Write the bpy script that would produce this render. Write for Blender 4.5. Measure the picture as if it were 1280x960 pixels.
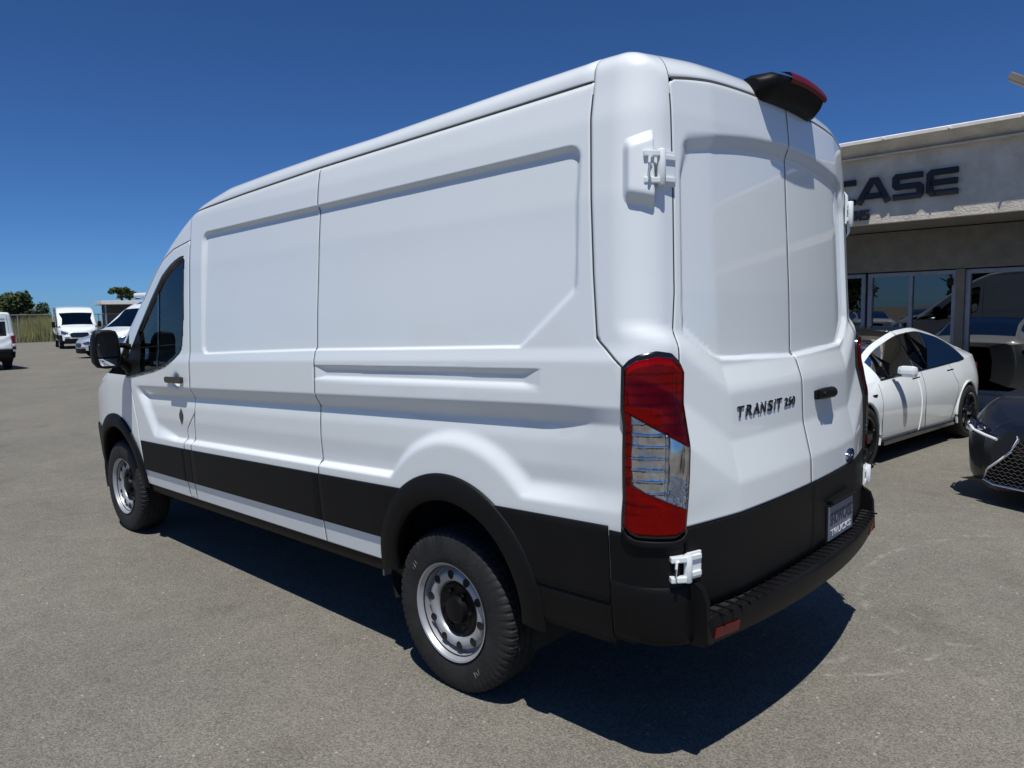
import bpy, bmesh, math, random
import numpy as np
from mathutils import Vector, Matrix, Euler
random.seed(7); rng = np.random.RandomState(7)
R_ = math.radians
scn = bpy.context.scene
COL = scn.collection
for o in list(bpy.data.objects): bpy.data.objects.remove(o)

# ------------------------------------------------------------------ camera
cam_d = bpy.data.cameras.new('camera'); cam = bpy.data.objects.new('camera', cam_d); COL.objects.link(cam)
cam.location = (-3.0422, -1.1526, 1.6450)
YAW, PIT, ROL = 0.82231, -0.09781, -0.01922
f = Vector((math.sin(YAW)*math.cos(PIT), math.cos(YAW)*math.cos(PIT), math.sin(PIT)))
r = Vector((math.cos(YAW), -math.sin(YAW), 0)); u = r.cross(f)
r2 = r*math.cos(ROL) + u*math.sin(ROL); u2 = -r*math.sin(ROL) + u*math.cos(ROL)
cam.matrix_world = Matrix(((r2.x, u2.x, -f.x, cam.location.x), (r2.y, u2.y, -f.y, cam.location.y), (r2.z, u2.z, -f.z, cam.location.z), (0, 0, 0, 1)))
cam_d.sensor_width = 36; cam_d.lens = 36*936.5*0.984/1280
cam_d.clip_start = 0.05; cam_d.clip_end = 2000
scn.camera = cam
# ------------------------------------------------------------------ world, sun, exposure
SUN = Vector((-0.315, -0.25, 1.0)).normalized()
world = bpy.data.worlds.new('World'); scn.world = world; world.use_nodes = True
nt = world.node_tree; bg = nt.nodes['Background']
sky = nt.nodes.new('ShaderNodeTexSky'); sky.sky_type = 'NISHITA'; sky.sun_disc = False
sky.sun_elevation = math.asin(SUN.z); sky.sun_rotation = math.atan2(SUN.x, SUN.y)
sky.air_density = 0.6; sky.dust_density = 0.25; sky.ozone_density = 1.0
tnt = nt.nodes.new('ShaderNodeMixRGB'); tnt.blend_type = 'MULTIPLY'; tnt.inputs[0].default_value = 1; tnt.inputs[2].default_value = (0.46, 0.86, 1.39, 1)
nt.links.new(sky.outputs[0], tnt.inputs[1]); nt.links.new(tnt.outputs[0], bg.inputs[0]); bg.inputs[1].default_value = 0.061
sl = bpy.data.lights.new('sun', 'SUN'); sl.energy = 4.3; sl.angle = R_(0.53); sl.color = (1, 0.965, 0.91)
so = bpy.data.objects.new('sun', sl); COL.objects.link(so)
so.rotation_euler = SUN.to_track_quat('Z', 'Y').to_euler(); so.location = (-10, -10, 30)
scn.view_settings.view_transform = 'Standard'; scn.view_settings.look = 'None'
scn.view_settings.exposure = 0.08; scn.view_settings.gamma = 1.0
scn.cycles.max_bounces = 8; scn.cycles.transparent_max_bounces = 12

# ------------------------------------------------------------------ materials
def new_mat(name):
    m = bpy.data.materials.new(name); m.use_nodes = True
    return m, m.node_tree, m.node_tree.nodes['Principled BSDF']
def pbr(name, col, rough=0.5, metal=0.0, coat=0.0, coat_rough=0.03, var=0.06, vscale=8.0, bump=0.0, bscale=200.0, spec=0.5, col2=None, detail=6):
    m, nt, b = new_mat(name)
    tc = nt.nodes.new('ShaderNodeTexCoord')
    n = nt.nodes.new('ShaderNodeTexNoise'); n.inputs['Scale'].default_value = vscale; n.inputs['Detail'].default_value = detail
    nt.links.new(tc.outputs['Object'], n.inputs['Vector'])
    rp = nt.nodes.new('ShaderNodeValToRGB')
    a = [max(0, c*(1-var)) for c in col]; c2 = col2 or [min(1, c*(1+var)) for c in col]
    rp.color_ramp.elements[0].position = 0.35; rp.color_ramp.elements[1].position = 0.65
    rp.color_ramp.elements[0].color = (*a, 1); rp.color_ramp.elements[1].color = (*c2, 1)
    nt.links.new(n.outputs['Fac'], rp.inputs['Fac']); nt.links.new(rp.outputs[0], b.inputs['Base Color'])
    mr = nt.nodes.new('ShaderNodeMapRange'); mr.inputs['To Min'].default_value = rough*0.88; mr.inputs['To Max'].default_value = min(1, rough*1.12)
    nt.links.new(n.outputs['Fac'], mr.inputs['Value']); nt.links.new(mr.outputs[0], b.inputs['Roughness'])
    b.inputs['Metallic'].default_value = metal; b.inputs['Coat Weight'].default_value = coat; b.inputs['Coat Roughness'].default_value = coat_rough
    b.inputs['Specular IOR Level'].default_value = spec
    if bump:
        n2 = nt.nodes.new('ShaderNodeTexNoise'); n2.inputs['Scale'].default_value = bscale; n2.inputs['Detail'].default_value = 3
        nt.links.new(tc.outputs['Object'], n2.inputs['Vector'])
        bp = nt.nodes.new('ShaderNodeBump'); bp.inputs['Strength'].default_value = bump; bp.inputs['Distance'].default_value = 0.01
        nt.links.new(n2.outputs['Fac'], bp.inputs['Height']); nt.links.new(bp.outputs[0], b.inputs['Normal'])
    return m
def glassy(name, tint, refl=0.08, rough=0.0, ior=1.5):
    """window glass: tinted see-through pane with a Fresnel reflection"""
    m = bpy.data.materials.new(name); m.use_nodes = True; nt = m.node_tree; nt.nodes.clear()
    out = nt.nodes.new('ShaderNodeOutputMaterial'); mx = nt.nodes.new('ShaderNodeMixShader')
    t = nt.nodes.new('ShaderNodeBsdfTransparent'); t.inputs[0].default_value = (*tint, 1)
    g = nt.nodes.new('ShaderNodeBsdfGlossy'); g.inputs['Roughness'].default_value = rough
    fr = nt.nodes.new('ShaderNodeFresnel'); fr.inputs[0].default_value = ior
    ad = nt.nodes.new('ShaderNodeMath'); ad.operation = 'ADD'; ad.inputs[1].default_value = refl
    nt.links.new(fr.outputs[0], ad.inputs[0]); nt.links.new(ad.outputs[0], mx.inputs[0])
    nt.links.new(t.outputs[0], mx.inputs[1]); nt.links.new(g.outputs[0], mx.inputs[2]); nt.links.new(mx.outputs[0], out.inputs[0])
    return m
M = {}
def paint(name, col, rough=0.32):
    return pbr(name, col, rough=rough, coat=1.0, coat_rough=0.04, var=0.012, vscale=1.5)
M['white'] = paint('white_paint', (0.785, 0.832, 0.835))
M['silver'] = pbr('silver_paint', (0.55, 0.56, 0.58), rough=0.35, metal=0.3, coat=1, var=.02)
M['midnight'] = pbr('midnight_paint', (0.009, 0.012, 0.020), rough=0.4, metal=0.0, coat=.45, var=.05, spec=.35)
M['plastic'] = pbr('black_moulded_plastic', (0.007, 0.007, 0.0074), rough=0.5, var=0.15, vscale=3, bump=0.12, bscale=450, spec=.16)
M['plastic2'] = pbr('black_bumper_plastic', (0.006, 0.006, 0.0064), rough=0.45, var=0.2, vscale=5, bump=0.10, bscale=380, spec=.16)
M['gloss_black'] = pbr('gloss_black', (0.008, 0.008, 0.009), rough=0.15, var=.1, coat=.5)
M['dark'] = pbr('dark_void', (0.006, 0.006, 0.007), rough=0.9, var=.2)
M['rubber'] = pbr('tyre_rubber', (0.010, 0.010, 0.0105), rough=0.75, var=0.25, vscale=14, bump=0.25, bscale=90, col2=(0.017, 0.0165, 0.016))
M['steel'] = pbr('wheel_silver', (0.40, 0.41, 0.43), rough=0.42, metal=0.45, var=0.08, vscale=10, coat=.3)
M['chrome'] = pbr('chrome', (0.75, 0.76, 0.78), rough=0.08, metal=1.0, var=0.02)
M['darkchrome'] = pbr('dark_chrome', (0.30, 0.30, 0.33), rough=0.12, metal=1.0, var=0.05)
M['seat'] = pbr('seat_cloth', (0.022, 0.022, 0.024), rough=0.9, var=0.2, bump=.2)
M['dash'] = pbr('dash_plastic', (0.02, 0.02, 0.021), rough=0.6)
M['trimgrey'] = pbr('grey_trim', (0.20, 0.20, 0.20), rough=0.7)
M['glass'] = glassy('side_glass', (0.74, 0.80, 0.79), refl=0.02)
M['glassdark'] = glassy('dark_glass', (0.04, 0.045, 0.05), refl=0.05)
M['red'] = glassy('red_lens', (0.84, 0.02, 0.022), refl=0.0, rough=.03, ior=1.30)
M['clear'] = glassy('clear_lens', (0.93, 0.93, 0.93), refl=0.03, rough=.02)
M['reflector'] = pbr('lamp_reflector', (0.80, 0.81, 0.83), rough=0.22, metal=0.6, var=.15, vscale=20)
M['bowl'] = pbr('lamp_bowl', (0.72, 0.73, 0.75), rough=0.10, metal=1.0, var=.2, vscale=30)
M['mirrorglass'] = pbr('mirror_glass', (0.8, 0.82, 0.85), rough=0.02, metal=1)
M['redpl'] = pbr('red_reflector', (0.13, 0.004, 0.005), rough=0.4)
M['blue'] = pbr('badge_blue', (0.012, 0.02, 0.09), rough=0.2, coat=1)
M['plate'] = pbr('plate_face', (0.13, 0.16, 0.22), rough=0.4)
M['platetext'] = pbr('plate_dark_letters', (0.012, 0.015, 0.05), rough=0.4)
M['chalk'] = pbr('chalk_smudge', (0.20, 0.20, 0.20), rough=0.9, var=.4, vscale=60)
M['whitetext'] = pbr('plate_white_letters', (0.75, 0.76, 0.8), rough=0.4)
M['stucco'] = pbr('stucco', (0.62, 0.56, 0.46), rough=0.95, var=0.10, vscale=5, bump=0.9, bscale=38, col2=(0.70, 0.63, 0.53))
M['flashing'] = pbr('cap_flashing', (0.80, 0.77, 0.70), rough=0.6, metal=0.0, var=.08)
M['bronze'] = pbr('aluminium_frame', (0.20, 0.225, 0.27), rough=0.45, metal=0.3, var=.1)
M['signblk'] = pbr('sign_black', (0.010, 0.010, 0.014), rough=0.45)
M['concrete'] = pbr('concrete', (0.30, 0.29, 0.27), rough=.9, var=.12, bump=.3, bscale=60)
M['galv'] = pbr('galvanised', (0.33, 0.34, 0.34), rough=0.5, metal=0.6)
M['bark'] = pbr('bark', (0.09, 0.065, 0.045), rough=0.95, bump=.5, bscale=20)
M['leaf'] = pbr('leaf', (0.045, 0.075, 0.022), rough=0.75, var=0.45, vscale=3, col2=(0.085, 0.125, 0.035))
M['weed'] = pbr('weeds', (0.20, 0.23, 0.055), rough=0.85, var=0.4, vscale=1.2, col2=(0.33, 0.31, 0.09))
M['field'] = pbr('dry_field', (0.20, 0.165, 0.09), rough=1, var=.3, vscale=.4, bump=.5, bscale=2)

def asphalt():
    m, nt, b = new_mat('asphalt'); tc = nt.nodes.new('ShaderNodeTexCoord'); L = nt.links.new; N = nt.nodes.new
    def noise(sc, det=4, rgh=.5):
        n = N('ShaderNodeTexNoise'); n.inputs['Scale'].default_value = sc; n.inputs['Detail'].default_value = det; n.inputs['Roughness'].default_value = rgh
        L(tc.outputs['Object'], n.inputs['Vector']); return n
    def ramp(src, p0, c0, p1, c1):
        rp = N('ShaderNodeValToRGB'); e = rp.color_ramp.elements
        e[0].position = p0; e[1].position = p1; e[0].color = (*c0, 1); e[1].color = (*c1, 1); L(src, rp.inputs[0]); return rp
    def mix(mode, fac, a, bb):
        mx = N('ShaderNodeMixRGB'); mx.blend_type = mode
        if isinstance(fac, float): mx.inputs[0].default_value = fac
        else: L(fac, mx.inputs[0])
        L(a, mx.inputs[1]); L(bb, mx.inputs[2]); return mx
    v = N('ShaderNodeTexVoronoi'); v.inputs['Scale'].default_value = 150; L(tc.outputs['Object'], v.inputs['Vector'])
    stone = ramp(v.outputs['Color'], 0.05, (0.112, 0.106, 0.091), 0.95, (0.255, 0.242, 0.207))
    v2 = N('ShaderNodeTexVoronoi'); v2.inputs['Scale'].default_value = 33; L(tc.outputs['Object'], v2.inputs['Vector'])
    pick = ramp(v2.outputs['Color'], 0.80, (0, 0, 0), 0.86, (1, 1, 1))
    near = ramp(v2.outputs['Distance'], 0.10, (1, 1, 1), 0.26, (0, 0, 0))
    pk = mix('MULTIPLY', 1.0, pick.outputs[0], near.outputs[0])
    pale = N('ShaderNodeRGB'); pale.outputs[0].default_value = (0.42, 0.405, 0.365, 1)
    c1 = mix('MIX', pk.outputs[0], stone.outputs[0], pale.outputs[0])
    big = ramp(noise(0.55, 5, .6).outputs['Fac'], 0.3, (0.86, 0.86, 0.86), 0.72, (1.12, 1.11, 1.09))
    c2 = mix('MULTIPLY', 1.0, c1.outputs[0], big.outputs[0])
    mid = ramp(noise(6, 5, .6).outputs['Fac'], 0.3, (0.91, 0.91, 0.91), 0.7, (1.07, 1.07, 1.06))
    c3 = mix('MULTIPLY', 1.0, c2.outputs[0], mid.outputs[0])
    # scuff rings left by turning tyres, and faint drips
    out = c3
    for (cx, cy, rad, s, w) in ((0.72, 0.22, 0.56, 0.5, 0.022), (0.1, -0.95, 1.0, 0.35, 0.024), (1.9, -1.2, 1.5, 0.4, 0.03)):
        mp = N('ShaderNodeMapping'); mp.inputs['Location'].default_value = (-cx, -cy, 0); L(tc.outputs['Object'], mp.inputs[0])
        ln = N('ShaderNodeVectorMath'); ln.operation = 'LENGTH'; L(mp.outputs[0], ln.inputs[0])
        wob = N('ShaderNodeMath'); wob.operation = 'MULTIPLY_ADD'; L(noise(2.2, 3).outputs['Fac'], wob.inputs[0]); wob.inputs[1].default_value = 0.25; L(ln.outputs['Value'], wob.inputs[2])
        sb = N('ShaderNodeMath'); sb.operation = 'SUBTRACT'; L(wob.outputs[0], sb.inputs[0]); sb.inputs[1].default_value = rad+.12
        ab = N('ShaderNodeMath'); ab.operation = 'ABSOLUTE'; L(sb.outputs[0], ab.inputs[0])
        rp = ramp(ab.outputs[0], 0.0, (1, 1, 1), w, (0, 0, 0))
        br = ramp(noise(3.1+rad, 4, .7).outputs['Fac'], 0.50, (0, 0, 0), 0.62, (1, 1, 1))
        mm = mix('MULTIPLY', 1.0, rp.outputs[0], br.outputs[0])
        fc = N('ShaderNodeMath'); fc.operation = 'MULTIPLY'; L(mm.outputs[0], fc.inputs[0]); fc.inputs[1].default_value = s
        out = mix('MIX', fc.outputs[0], out.outputs[0], pale.outputs[0])
    st = ramp(noise(1.3, 3).outputs['Fac'], 0.60, (1, 1, 1), 0.74, (0.84, 0.835, 0.82))
    out = mix('MULTIPLY', 1.0, out.outputs[0], st.outputs[0])
    L(out.outputs[0], b.inputs['Base Color']); b.inputs['Roughness'].default_value = 0.92; b.inputs['Specular IOR Level'].default_value = .3
    bp = N('ShaderNodeBump'); bp.inputs['Strength'].default_value = 0.7; bp.inputs['Distance'].default_value = 0.006
    L(v.outputs['Distance'], bp.inputs['Height']); bp.invert = True
    bp2 = N('ShaderNodeBump'); bp2.inputs['Strength'].default_value = 0.25; bp2.inputs['Distance'].default_value = 0.008
    L(noise(14, 5, .7).outputs['Fac'], bp2.inputs['Height']); L(bp.outputs[0], bp2.inputs['Normal'])
    L(bp2.outputs[0], b.inputs['Normal'])
    return m
M['asphalt'] = asphalt()

# ------------------------------------------------------------------ object helpers
def link(name, me, mat=None, parent=None, kind=None, label=None):
    o = bpy.data.objects.new(name, me); COL.objects.link(o)
    if mat is not None: me.materials.append(mat)
    if parent is not None: o.parent = parent
    if kind: o['kind'] = kind
    if label: o['label'] = label
    return o
def tag(o, label, cat, group=None):
    o['label'] = label; o['category'] = cat
    if group: o['group'] = group
    return o
def empty(name, loc=(0, 0, 0), rz=0.0):
    o = bpy.data.objects.new(name, None); COL.objects.link(o); o.location = loc; o.rotation_euler = (0, 0, rz); o.empty_display_size = .2
    return o
def mesh_from(name, verts, faces, smooth=False):
    me = bpy.data.meshes.new(name); me.from_pydata([tuple(map(float, v)) for v in verts], [], [tuple(map(int, f)) for f in faces]); me.update()
    if smooth: me.polygons.foreach_set('use_smooth', [True]*len(me.polygons))
    return me
class MB:
    """collects simple shapes into one mesh"""
    def __init__(s): s.v = []; s.f = []; s.sm = []
    def add(s, vs, fs, smooth=False):
        n = len(s.v); s.v += [tuple(v) for v in vs]; s.f += [tuple(i+n for i in f) for f in fs]; s.sm += [smooth]*len(fs); return s
    def box(s, c, d, rot=None, bev=0.0):
        hx, hy, hz = d[0]/2, d[1]/2, d[2]/2
        b = min(bev, hx*.9, hy*.9, hz*.9)
        if b <= 0:
            vs = [Vector((x*hx, y*hy, z*hz)) for x in (-1, 1) for y in (-1, 1) for z in (-1, 1)]
            fs = [(0, 1, 3, 2), (4, 6, 7, 5), (0, 4, 5, 1), (2, 3, 7, 6), (0, 2, 6, 4), (1, 5, 7, 3)]
        else:
            bm = bmesh.new(); bmesh.ops.create_cube(bm, size=1)
            for v in bm.verts: v.co = Vector((v.co.x*d[0], v.co.y*d[1], v.co.z*d[2]))
            bmesh.ops.bevel(bm, geom=list(bm.edges), offset=b, segments=2, affect='EDGES', profile=.6)
            vs = [v.co.copy() for v in bm.verts]; bm.verts.index_update(); fs = [[v.index for v in f.verts] for f in bm.faces]; bm.free()
        if rot is not None: vs = [rot @ v for v in vs]
        vs = [v+Vector(c) for v in vs]
        return s.add(vs, fs)
    def prism(s, pts, axis, a, b, smooth=False):
        """extrude a 2-D polygon along axis from a to b; pts are the two other coordinates in order"""
        n = len(pts)
        def mk(p, t): return (t, p[0], p[1]) if axis == 0 else ((p[0], t, p[1]) if axis == 1 else (p[0], p[1], t))
        vs = [mk(p, a) for p in pts]+[mk(p, b) for p in pts]
        fs = [tuple(range(n))[::-1], tuple(range(n, 2*n))]+[(i, (i+1) % n, n+(i+1) % n, n+i) for i in range(n)]
        return s.add(vs, fs, smooth)
    def tube(s, pts, rad, n=8, caps=True, closed=False):
        pts = [Vector(p) for p in pts]; vs = []; fs = []; m = len(pts)
        for i, p in enumerate(pts):
            t = ((pts[(i+1) % m]-pts[i-1]) if closed else (pts[min(i+1, m-1)]-pts[max(i-1, 0)])).normalized()
            a = t.cross(Vector((0, 0, 1)))
            if a.length < 1e-3: a = t.cross(Vector((0, 1, 0)))
            a.normalize(); b = t.cross(a); rr = rad[i] if isinstance(rad, (list, tuple)) else rad
            vs += [p+(a*math.cos(2*math.pi*k/n)+b*math.sin(2*math.pi*k/n))*rr for k in range(n)]
        for i in range(m if closed else m-1):
            for k in range(n):
                j = (i+1) % m; fs.append((i*n+k, i*n+(k+1) % n, j*n+(k+1) % n, j*n+k))
        if caps and not closed: fs += [tuple(range(n))[::-1], tuple((m-1)*n+k for k in range(n))]
        return s.add(vs, fs, True)
    def lathe(s, prof, axis=0, n=48, c=(0, 0, 0), a0=0, a1=2*math.pi):
        """prof: (offset along axis, radius)"""
        vs = []; fs = []; full = abs(a1-a0-2*math.pi) < 1e-6; k = n if full else n+1; m = len(prof)
        for i in range(k):
            t = a0+(a1-a0)*i/n; cs, sn = math.cos(t), math.sin(t)
            for (h, rr) in prof:
                p = (h, rr*cs, rr*sn) if axis == 0 else ((rr*cs, h, rr*sn) if axis == 1 else (rr*cs, rr*sn, h))
                vs.append((p[0]+c[0], p[1]+c[1], p[2]+c[2]))
        for i in range(n):
            j = (i+1) % k
            for q in range(m-1): fs.append((i*m+q, i*m+q+1, j*m+q+1, j*m+q))
        return s.add(vs, fs, True)
    def build(s, name, mat=None, parent=None, kind=None, label=None, autosmooth=True):
        me = bpy.data.meshes.new(name); me.from_pydata([tuple(v) for v in s.v], [], s.f); me.update()
        me.polygons.foreach_set('use_smooth', s.sm)
        bm = bmesh.new(); bm.from_mesh(me); bmesh.ops.recalc_face_normals(bm, faces=bm.faces)
        if autosmooth:
            for e in bm.edges:
                if len(e.link_faces) == 2 and e.calc_face_angle(0) > R_(38): e.smooth = False
        bm.to_mesh(me); bm.free()
        return link(name, me, mat, parent, kind, label)
def text_mesh(name, s, height, width, depth, mat, parent, mw, bold=0.0, label=None, shear=0.0):
    cu = bpy.data.curves.new(name, 'FONT'); cu.body = s; cu.extrude = 0.5; cu.offset = bold; cu.shear = shear; cu.align_x = 'LEFT'
    to = bpy.data.objects.new(name, cu); COL.objects.link(to)
    bpy.context.view_layer.update()
    me = bpy.data.meshes.new_from_object(to.evaluated_get(bpy.context.evaluated_depsgraph_get()))
    bpy.data.objects.remove(to); bpy.data.curves.remove(cu)
    n = len(me.vertices); co = np.empty(n*3); me.vertices.foreach_get('co', co); co = co.reshape(-1, 3)
    mn, mx = co.min(0), co.max(0); co = (co-mn)/(mx-mn)*np.array([width, height, depth])
    me.vertices.foreach_set('co', co.ravel()); me.update(); me.name = name; me.materials.clear()
    o = link(name, me, mat, parent, label=label); o.matrix_local = mw
    return o
def copy_tree(o, parent=None):
    c = o.copy(); COL.objects.link(c); c.parent = parent
    for ch in o.children: copy_tree(ch, c)
    return c

# ------------------------------------------------------------------ panel-van body shape (local frame: +y forward, rear doors at y=0, left side at -x)
RW, FW = 1.156, 4.906            # axle positions
def sstep(a, b, x):
    t = np.clip((x-a)/(b-a), 0, 1); return t*t*(3-2*t)
def smax(a, b, r):
    return np.minimum(np.maximum(a, b), -r)+np.hypot(np.maximum(a+r, 0), np.maximum(b+r, 0))
def slope(z): return np.interp(z, [.4, .65, .8, 1.3, 1.5, 2.2, 2.45], [.012, .02, .034, .037, .029, .009, .0])
def z_ref(y, z): return z-slope(z)*(2.05-np.clip(y, -.3, 5))
def z_at(y, z0):
    z = z0+0*y
    for _ in range(4): z = z0+slope(z)*(2.05-np.clip(y, -.3, 5))
    return z
ZR = [.25, .484, .60, .85, 1.10, 1.255, 1.42, 1.469, 2.0, 2.28, 2.38, 2.47, 2.6]
XR = [.965, .985, 1.000, 1.018, 1.020, 1.020, 1.016, 1.005, .974, .946, .928, .915, .90]
ZB = [.25, .484, .60, .85, .880, .908, .95, 1.03, 1.12, 1.19, 1.253, 1.42, 1.469, 2.0, 2.28, 2.38, 2.47, 2.6]
XB = [.965, .985, 1.000, 1.018, 1.018, .986, .988, .994, .993, .984, 1.020, 1.016, 1.005, .974, .946, .928, .915, .90]
def smooth_table(xs, ys, w=.006):
    g = np.arange(xs[0], xs[-1], .002); v = np.interp(g, xs, ys); k = np.exp(-.5*(np.arange(-12, 13)*.002/w)**2); k /= k.sum()
    return g, np.convolve(np.pad(v, 12, mode='edge'), k, 'valid')
GR, GRv = smooth_table(ZR, XR, .010); GB, GBv = smooth_table(ZB, XB, .0055)
def ztop_rec(y): return 2.221-(y-.54)*.0195
def zbot_rec(y): return np.interp(y, [.4, .76, 1.44, 2.06, 2.82, 3.27, 3.4], [1.512, 1.506, 1.486, 1.469, 1.440, 1.420, 1.415])
def z_gutter(y): return np.interp(y, [.3, .79, 1.4, 2.09, 2.87, 3.47, 3.6], [2.428, 2.412, 2.394, 2.374, 2.338, 2.303, 2.295])
FEAT = True
def Wf(y, z):
    z0 = z_ref(y, z)
    Pr = np.interp(z0, GR, GRv); Pb = np.interp(z0, GB, GBv)
    d = z0-.880
    for cy in (1.08, FW-.03): d = np.minimum(d, np.hypot(y-cy, z-.585)-.515)
    d = np.minimum(d, (4.20+.85*(z-.88))-y)
    wr = np.interp(y, [.3, .9, 1.5, 2.2, 3.8, 4.15], [.10, .08, .035, .028, .030, .13])
    t = sstep(0, 1, d/wr)
    t = t*(.35+.65*sstep(.22, .62, y))
    w = Pr+(Pb-Pr)*t
    # the scoop above the rear arch flattens towards the tail
    if FEAT:
        sd = np.minimum(np.minimum(ztop_rec(y)-z, z-zbot_rec(y)), np.minimum(3.345-y, y-.437))
        sd = np.minimum(sd, ((y-.43)*.215+(z-1.72)*.27)/.345+.0)
        # rounded corners
        ax = np.minimum(3.345-y, y-.437); bz = np.minimum(ztop_rec(y)-z, z-zbot_rec(y)); rr = .06
        inner = rr-np.hypot(np.maximum(rr-ax, 0), np.maximum(rr-bz, 0))
        sd = np.minimum(sd, np.where((ax < rr) & (bz < rr), inner, sd))
        sw = .013+.011*sstep(1.75, 2.05, z)
        w = w-.019*sstep(0, 1, sd/sw)*(1-.35*sstep(2.0, 1.6, z))
        zt = 1.398+.0247*(2.09-y); zb = zt-.070
        s = np.minimum(np.minimum((zt-z)/.020, (z-zb)/.018), np.minimum((2.088-y)/.10, (y-.592)/.085))
        w = w-.0125*np.clip(s, 0, 1)-np.where((s > 0), .0008, 0)
        w = w-.026*np.exp(-(((y-3.725)/.045)**2+((z-1.232)/.042)**2)**1.5)
        w = w-.004*np.exp(-((z-z_gutter(y)+.004)/.010)**2)*(y > .41)*(y < 3.6)
    fr = np.clip((y-3.6)/1.4, 0, 1)**2*np.clip((z-1.2)/.9, 0, 1)*.09
    fe = .25*np.clip(y-4.9, 0, 2)**2
    return w-fr-fe
HY = [-.2, .15, .4, .8, 1.15, 1.7, 2.1, 2.6, 3.08, 3.44, 3.66, 3.84, 4.09, 4.3, 4.55, 4.8, 5.02, 5.10, 5.5, 5.8, 5.92, 6.1]
HZ = [2.50, 2.508, 2.512, 2.500, 2.486, 2.464, 2.455, 2.436, 2.412, 2.352, 2.262, 2.175, 2.035, 1.885, 1.70, 1.52, 1.37, 1.335, 1.22, 1.08, .97, .75]
gH, gHv = smooth_table(HY, HZ, .02)
def Hf(x, y): return np.interp(y, gH, gHv)+.035*(1-(x/.9)**2)
YZ = [.3, .91, 1.02, 1.17, 1.34, 1.365, 1.44, 1.7, 2.30, 2.44, 2.6]
YV = [-.02, -.014, -.010, .026, .034, .040, .066, .074, .106, .120, .14]
gY, gYv = smooth_table(YZ, YV, .007)
def Yr(x, z):
    ax = np.abs(x); ex = np.sqrt((np.maximum(ax-.58, 0))**2+.0009)-.03*(ax > -1)
    ex = np.maximum(ex, 0)
    sh = .62*np.maximum(ax-.60, 0)*sstep(.93, 1.03, z)*sstep(1.75, 1.5, z)
    y = np.interp(z-sh, gY, gYv)+.055*(x/.9)**2+.10*ex
    if FEAT:
        hw = np.interp(z, [1.455, 1.58, 2.25], [.615, .80, .772])
        zt = 2.300-.07*(ax/.77)**2; zb = np.interp(ax, [0, .6, .62], [1.436, 1.458, 1.458])
        a = hw-ax; bq = np.minimum(zt-z, z-zb)
        rr = .05; sd = np.minimum(a, bq); sd = np.where((a < rr) & (bq < rr), rr-np.hypot(np.maximum(rr-a, 0), np.maximum(rr-bq, 0)), sd)
        top = sstep(zt-.14, zt-.05, z)
        y = y+.021*sstep(0, 1, sd/(.014+.050*top))
        y = y+.024*np.exp(-(((x-.235)/.045)**2+((z-1.248)/.048)**2)**1.5)
    return y
def Ff(x, y, z):
    side = np.abs(x)-Wf(y, z); top = z-Hf(x, y); rear = Yr(x, z)-y
    front = y-(5.94-.42*(np.abs(x)/.95)**3-.10*np.clip(z-.75, 0, 1)-.12*np.clip(.45-z, 0, 1))
    rt = np.interp(y, [3.3, 3.9, 4.6, 5.2], [.06, .10, .14, .22])
    g = smax(side, top, rt)
    g = smax(g, rear, .115)
    g = smax(g, front, np.interp(z, [.9, 1.3], [.10, .16]))
    return g
def cast(o, d, t0, t1, n=22):
    o = [np.asarray(a, float)+0*t0 for a in o]; lo = t0+0*o[0]; hi = t1+0*o[0]
    for _ in range(n):
        m = (lo+hi)/2; inside = Ff(o[0]+d[0]*m, o[1]+d[1]*m, o[2]+d[2]*m) < 0
        lo = np.where(inside, m, lo); hi = np.where(inside, hi, m)
    t = (lo+hi)/2
    return np.stack([o[0]+d[0]*t, o[1]+d[1]*t, o[2]+d[2]*t], -1)
def side_cast(Y, Z, off=0.0):
    """surface points on the left side at (Y, Z)"""
    Y = np.asarray(Y, float); Z = np.asarray(Z, float)
    P = cast((0*Y, Y, Z), (-1, 0, 0), .3+0*Y, 1.3+0*Y); P[..., 0] -= off; return P
def rear_cast(X, Z, off=0.0):
    X = np.asarray(X, float); Z = np.asarray(Z, float)
    P = cast((X, .55+0*X, Z), (0, -1, 0), 0*X, 1.0+0*X); P[..., 1] -= off; return P
def normals(P):
    a = np.gradient(P, axis=0); b = np.gradient(P, axis=1); n = np.cross(a, b); l = np.linalg.norm(n, axis=-1, keepdims=True); return n/np.maximum(l, 1e-9)
CEN = np.array([0, 2.6, 1.3])
def orient(P, n):
    m = P.mean((0, 1))-CEN; m = m/np.linalg.norm(m)
    # vote with the nearest axis
    return n if (n.mean((0, 1))*m).sum() > 0 else -n
def lips(P, sides='lrtb', depth=.006, rnd=.0016):
    """turned-in edges: l/r = first/last index of axis 0, b/t = first/last of axis 1"""
    n = orient(P, normals(P)); Q = P; N = n
    def pad(Q, N, ax, first):
        e = np.take(Q, [0 if first else -1], ax); i = np.take(Q, [1 if first else -2], ax); ne = np.take(N, [0 if first else -1], ax)
        out = e-i; out = out/np.maximum(np.linalg.norm(out, axis=-1, keepdims=True), 1e-9)
        r1 = e-ne*rnd*.5+out*rnd*.35; r2 = e-ne*depth+out*rnd*.5
        if first: return np.concatenate([r2, r1, Q], ax), np.concatenate([ne, ne, N], ax)
        return np.concatenate([Q, r1, r2], ax), np.concatenate([N, ne, ne], ax)
    if 'l' in sides: Q, N = pad(Q, N, 0, True)
    if 'r' in sides: Q, N = pad(Q, N, 0, False)
    if 'b' in sides: Q, N = pad(Q, N, 1, True)
    if 't' in sides: Q, N = pad(Q, N, 1, False)
    return Q
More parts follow.
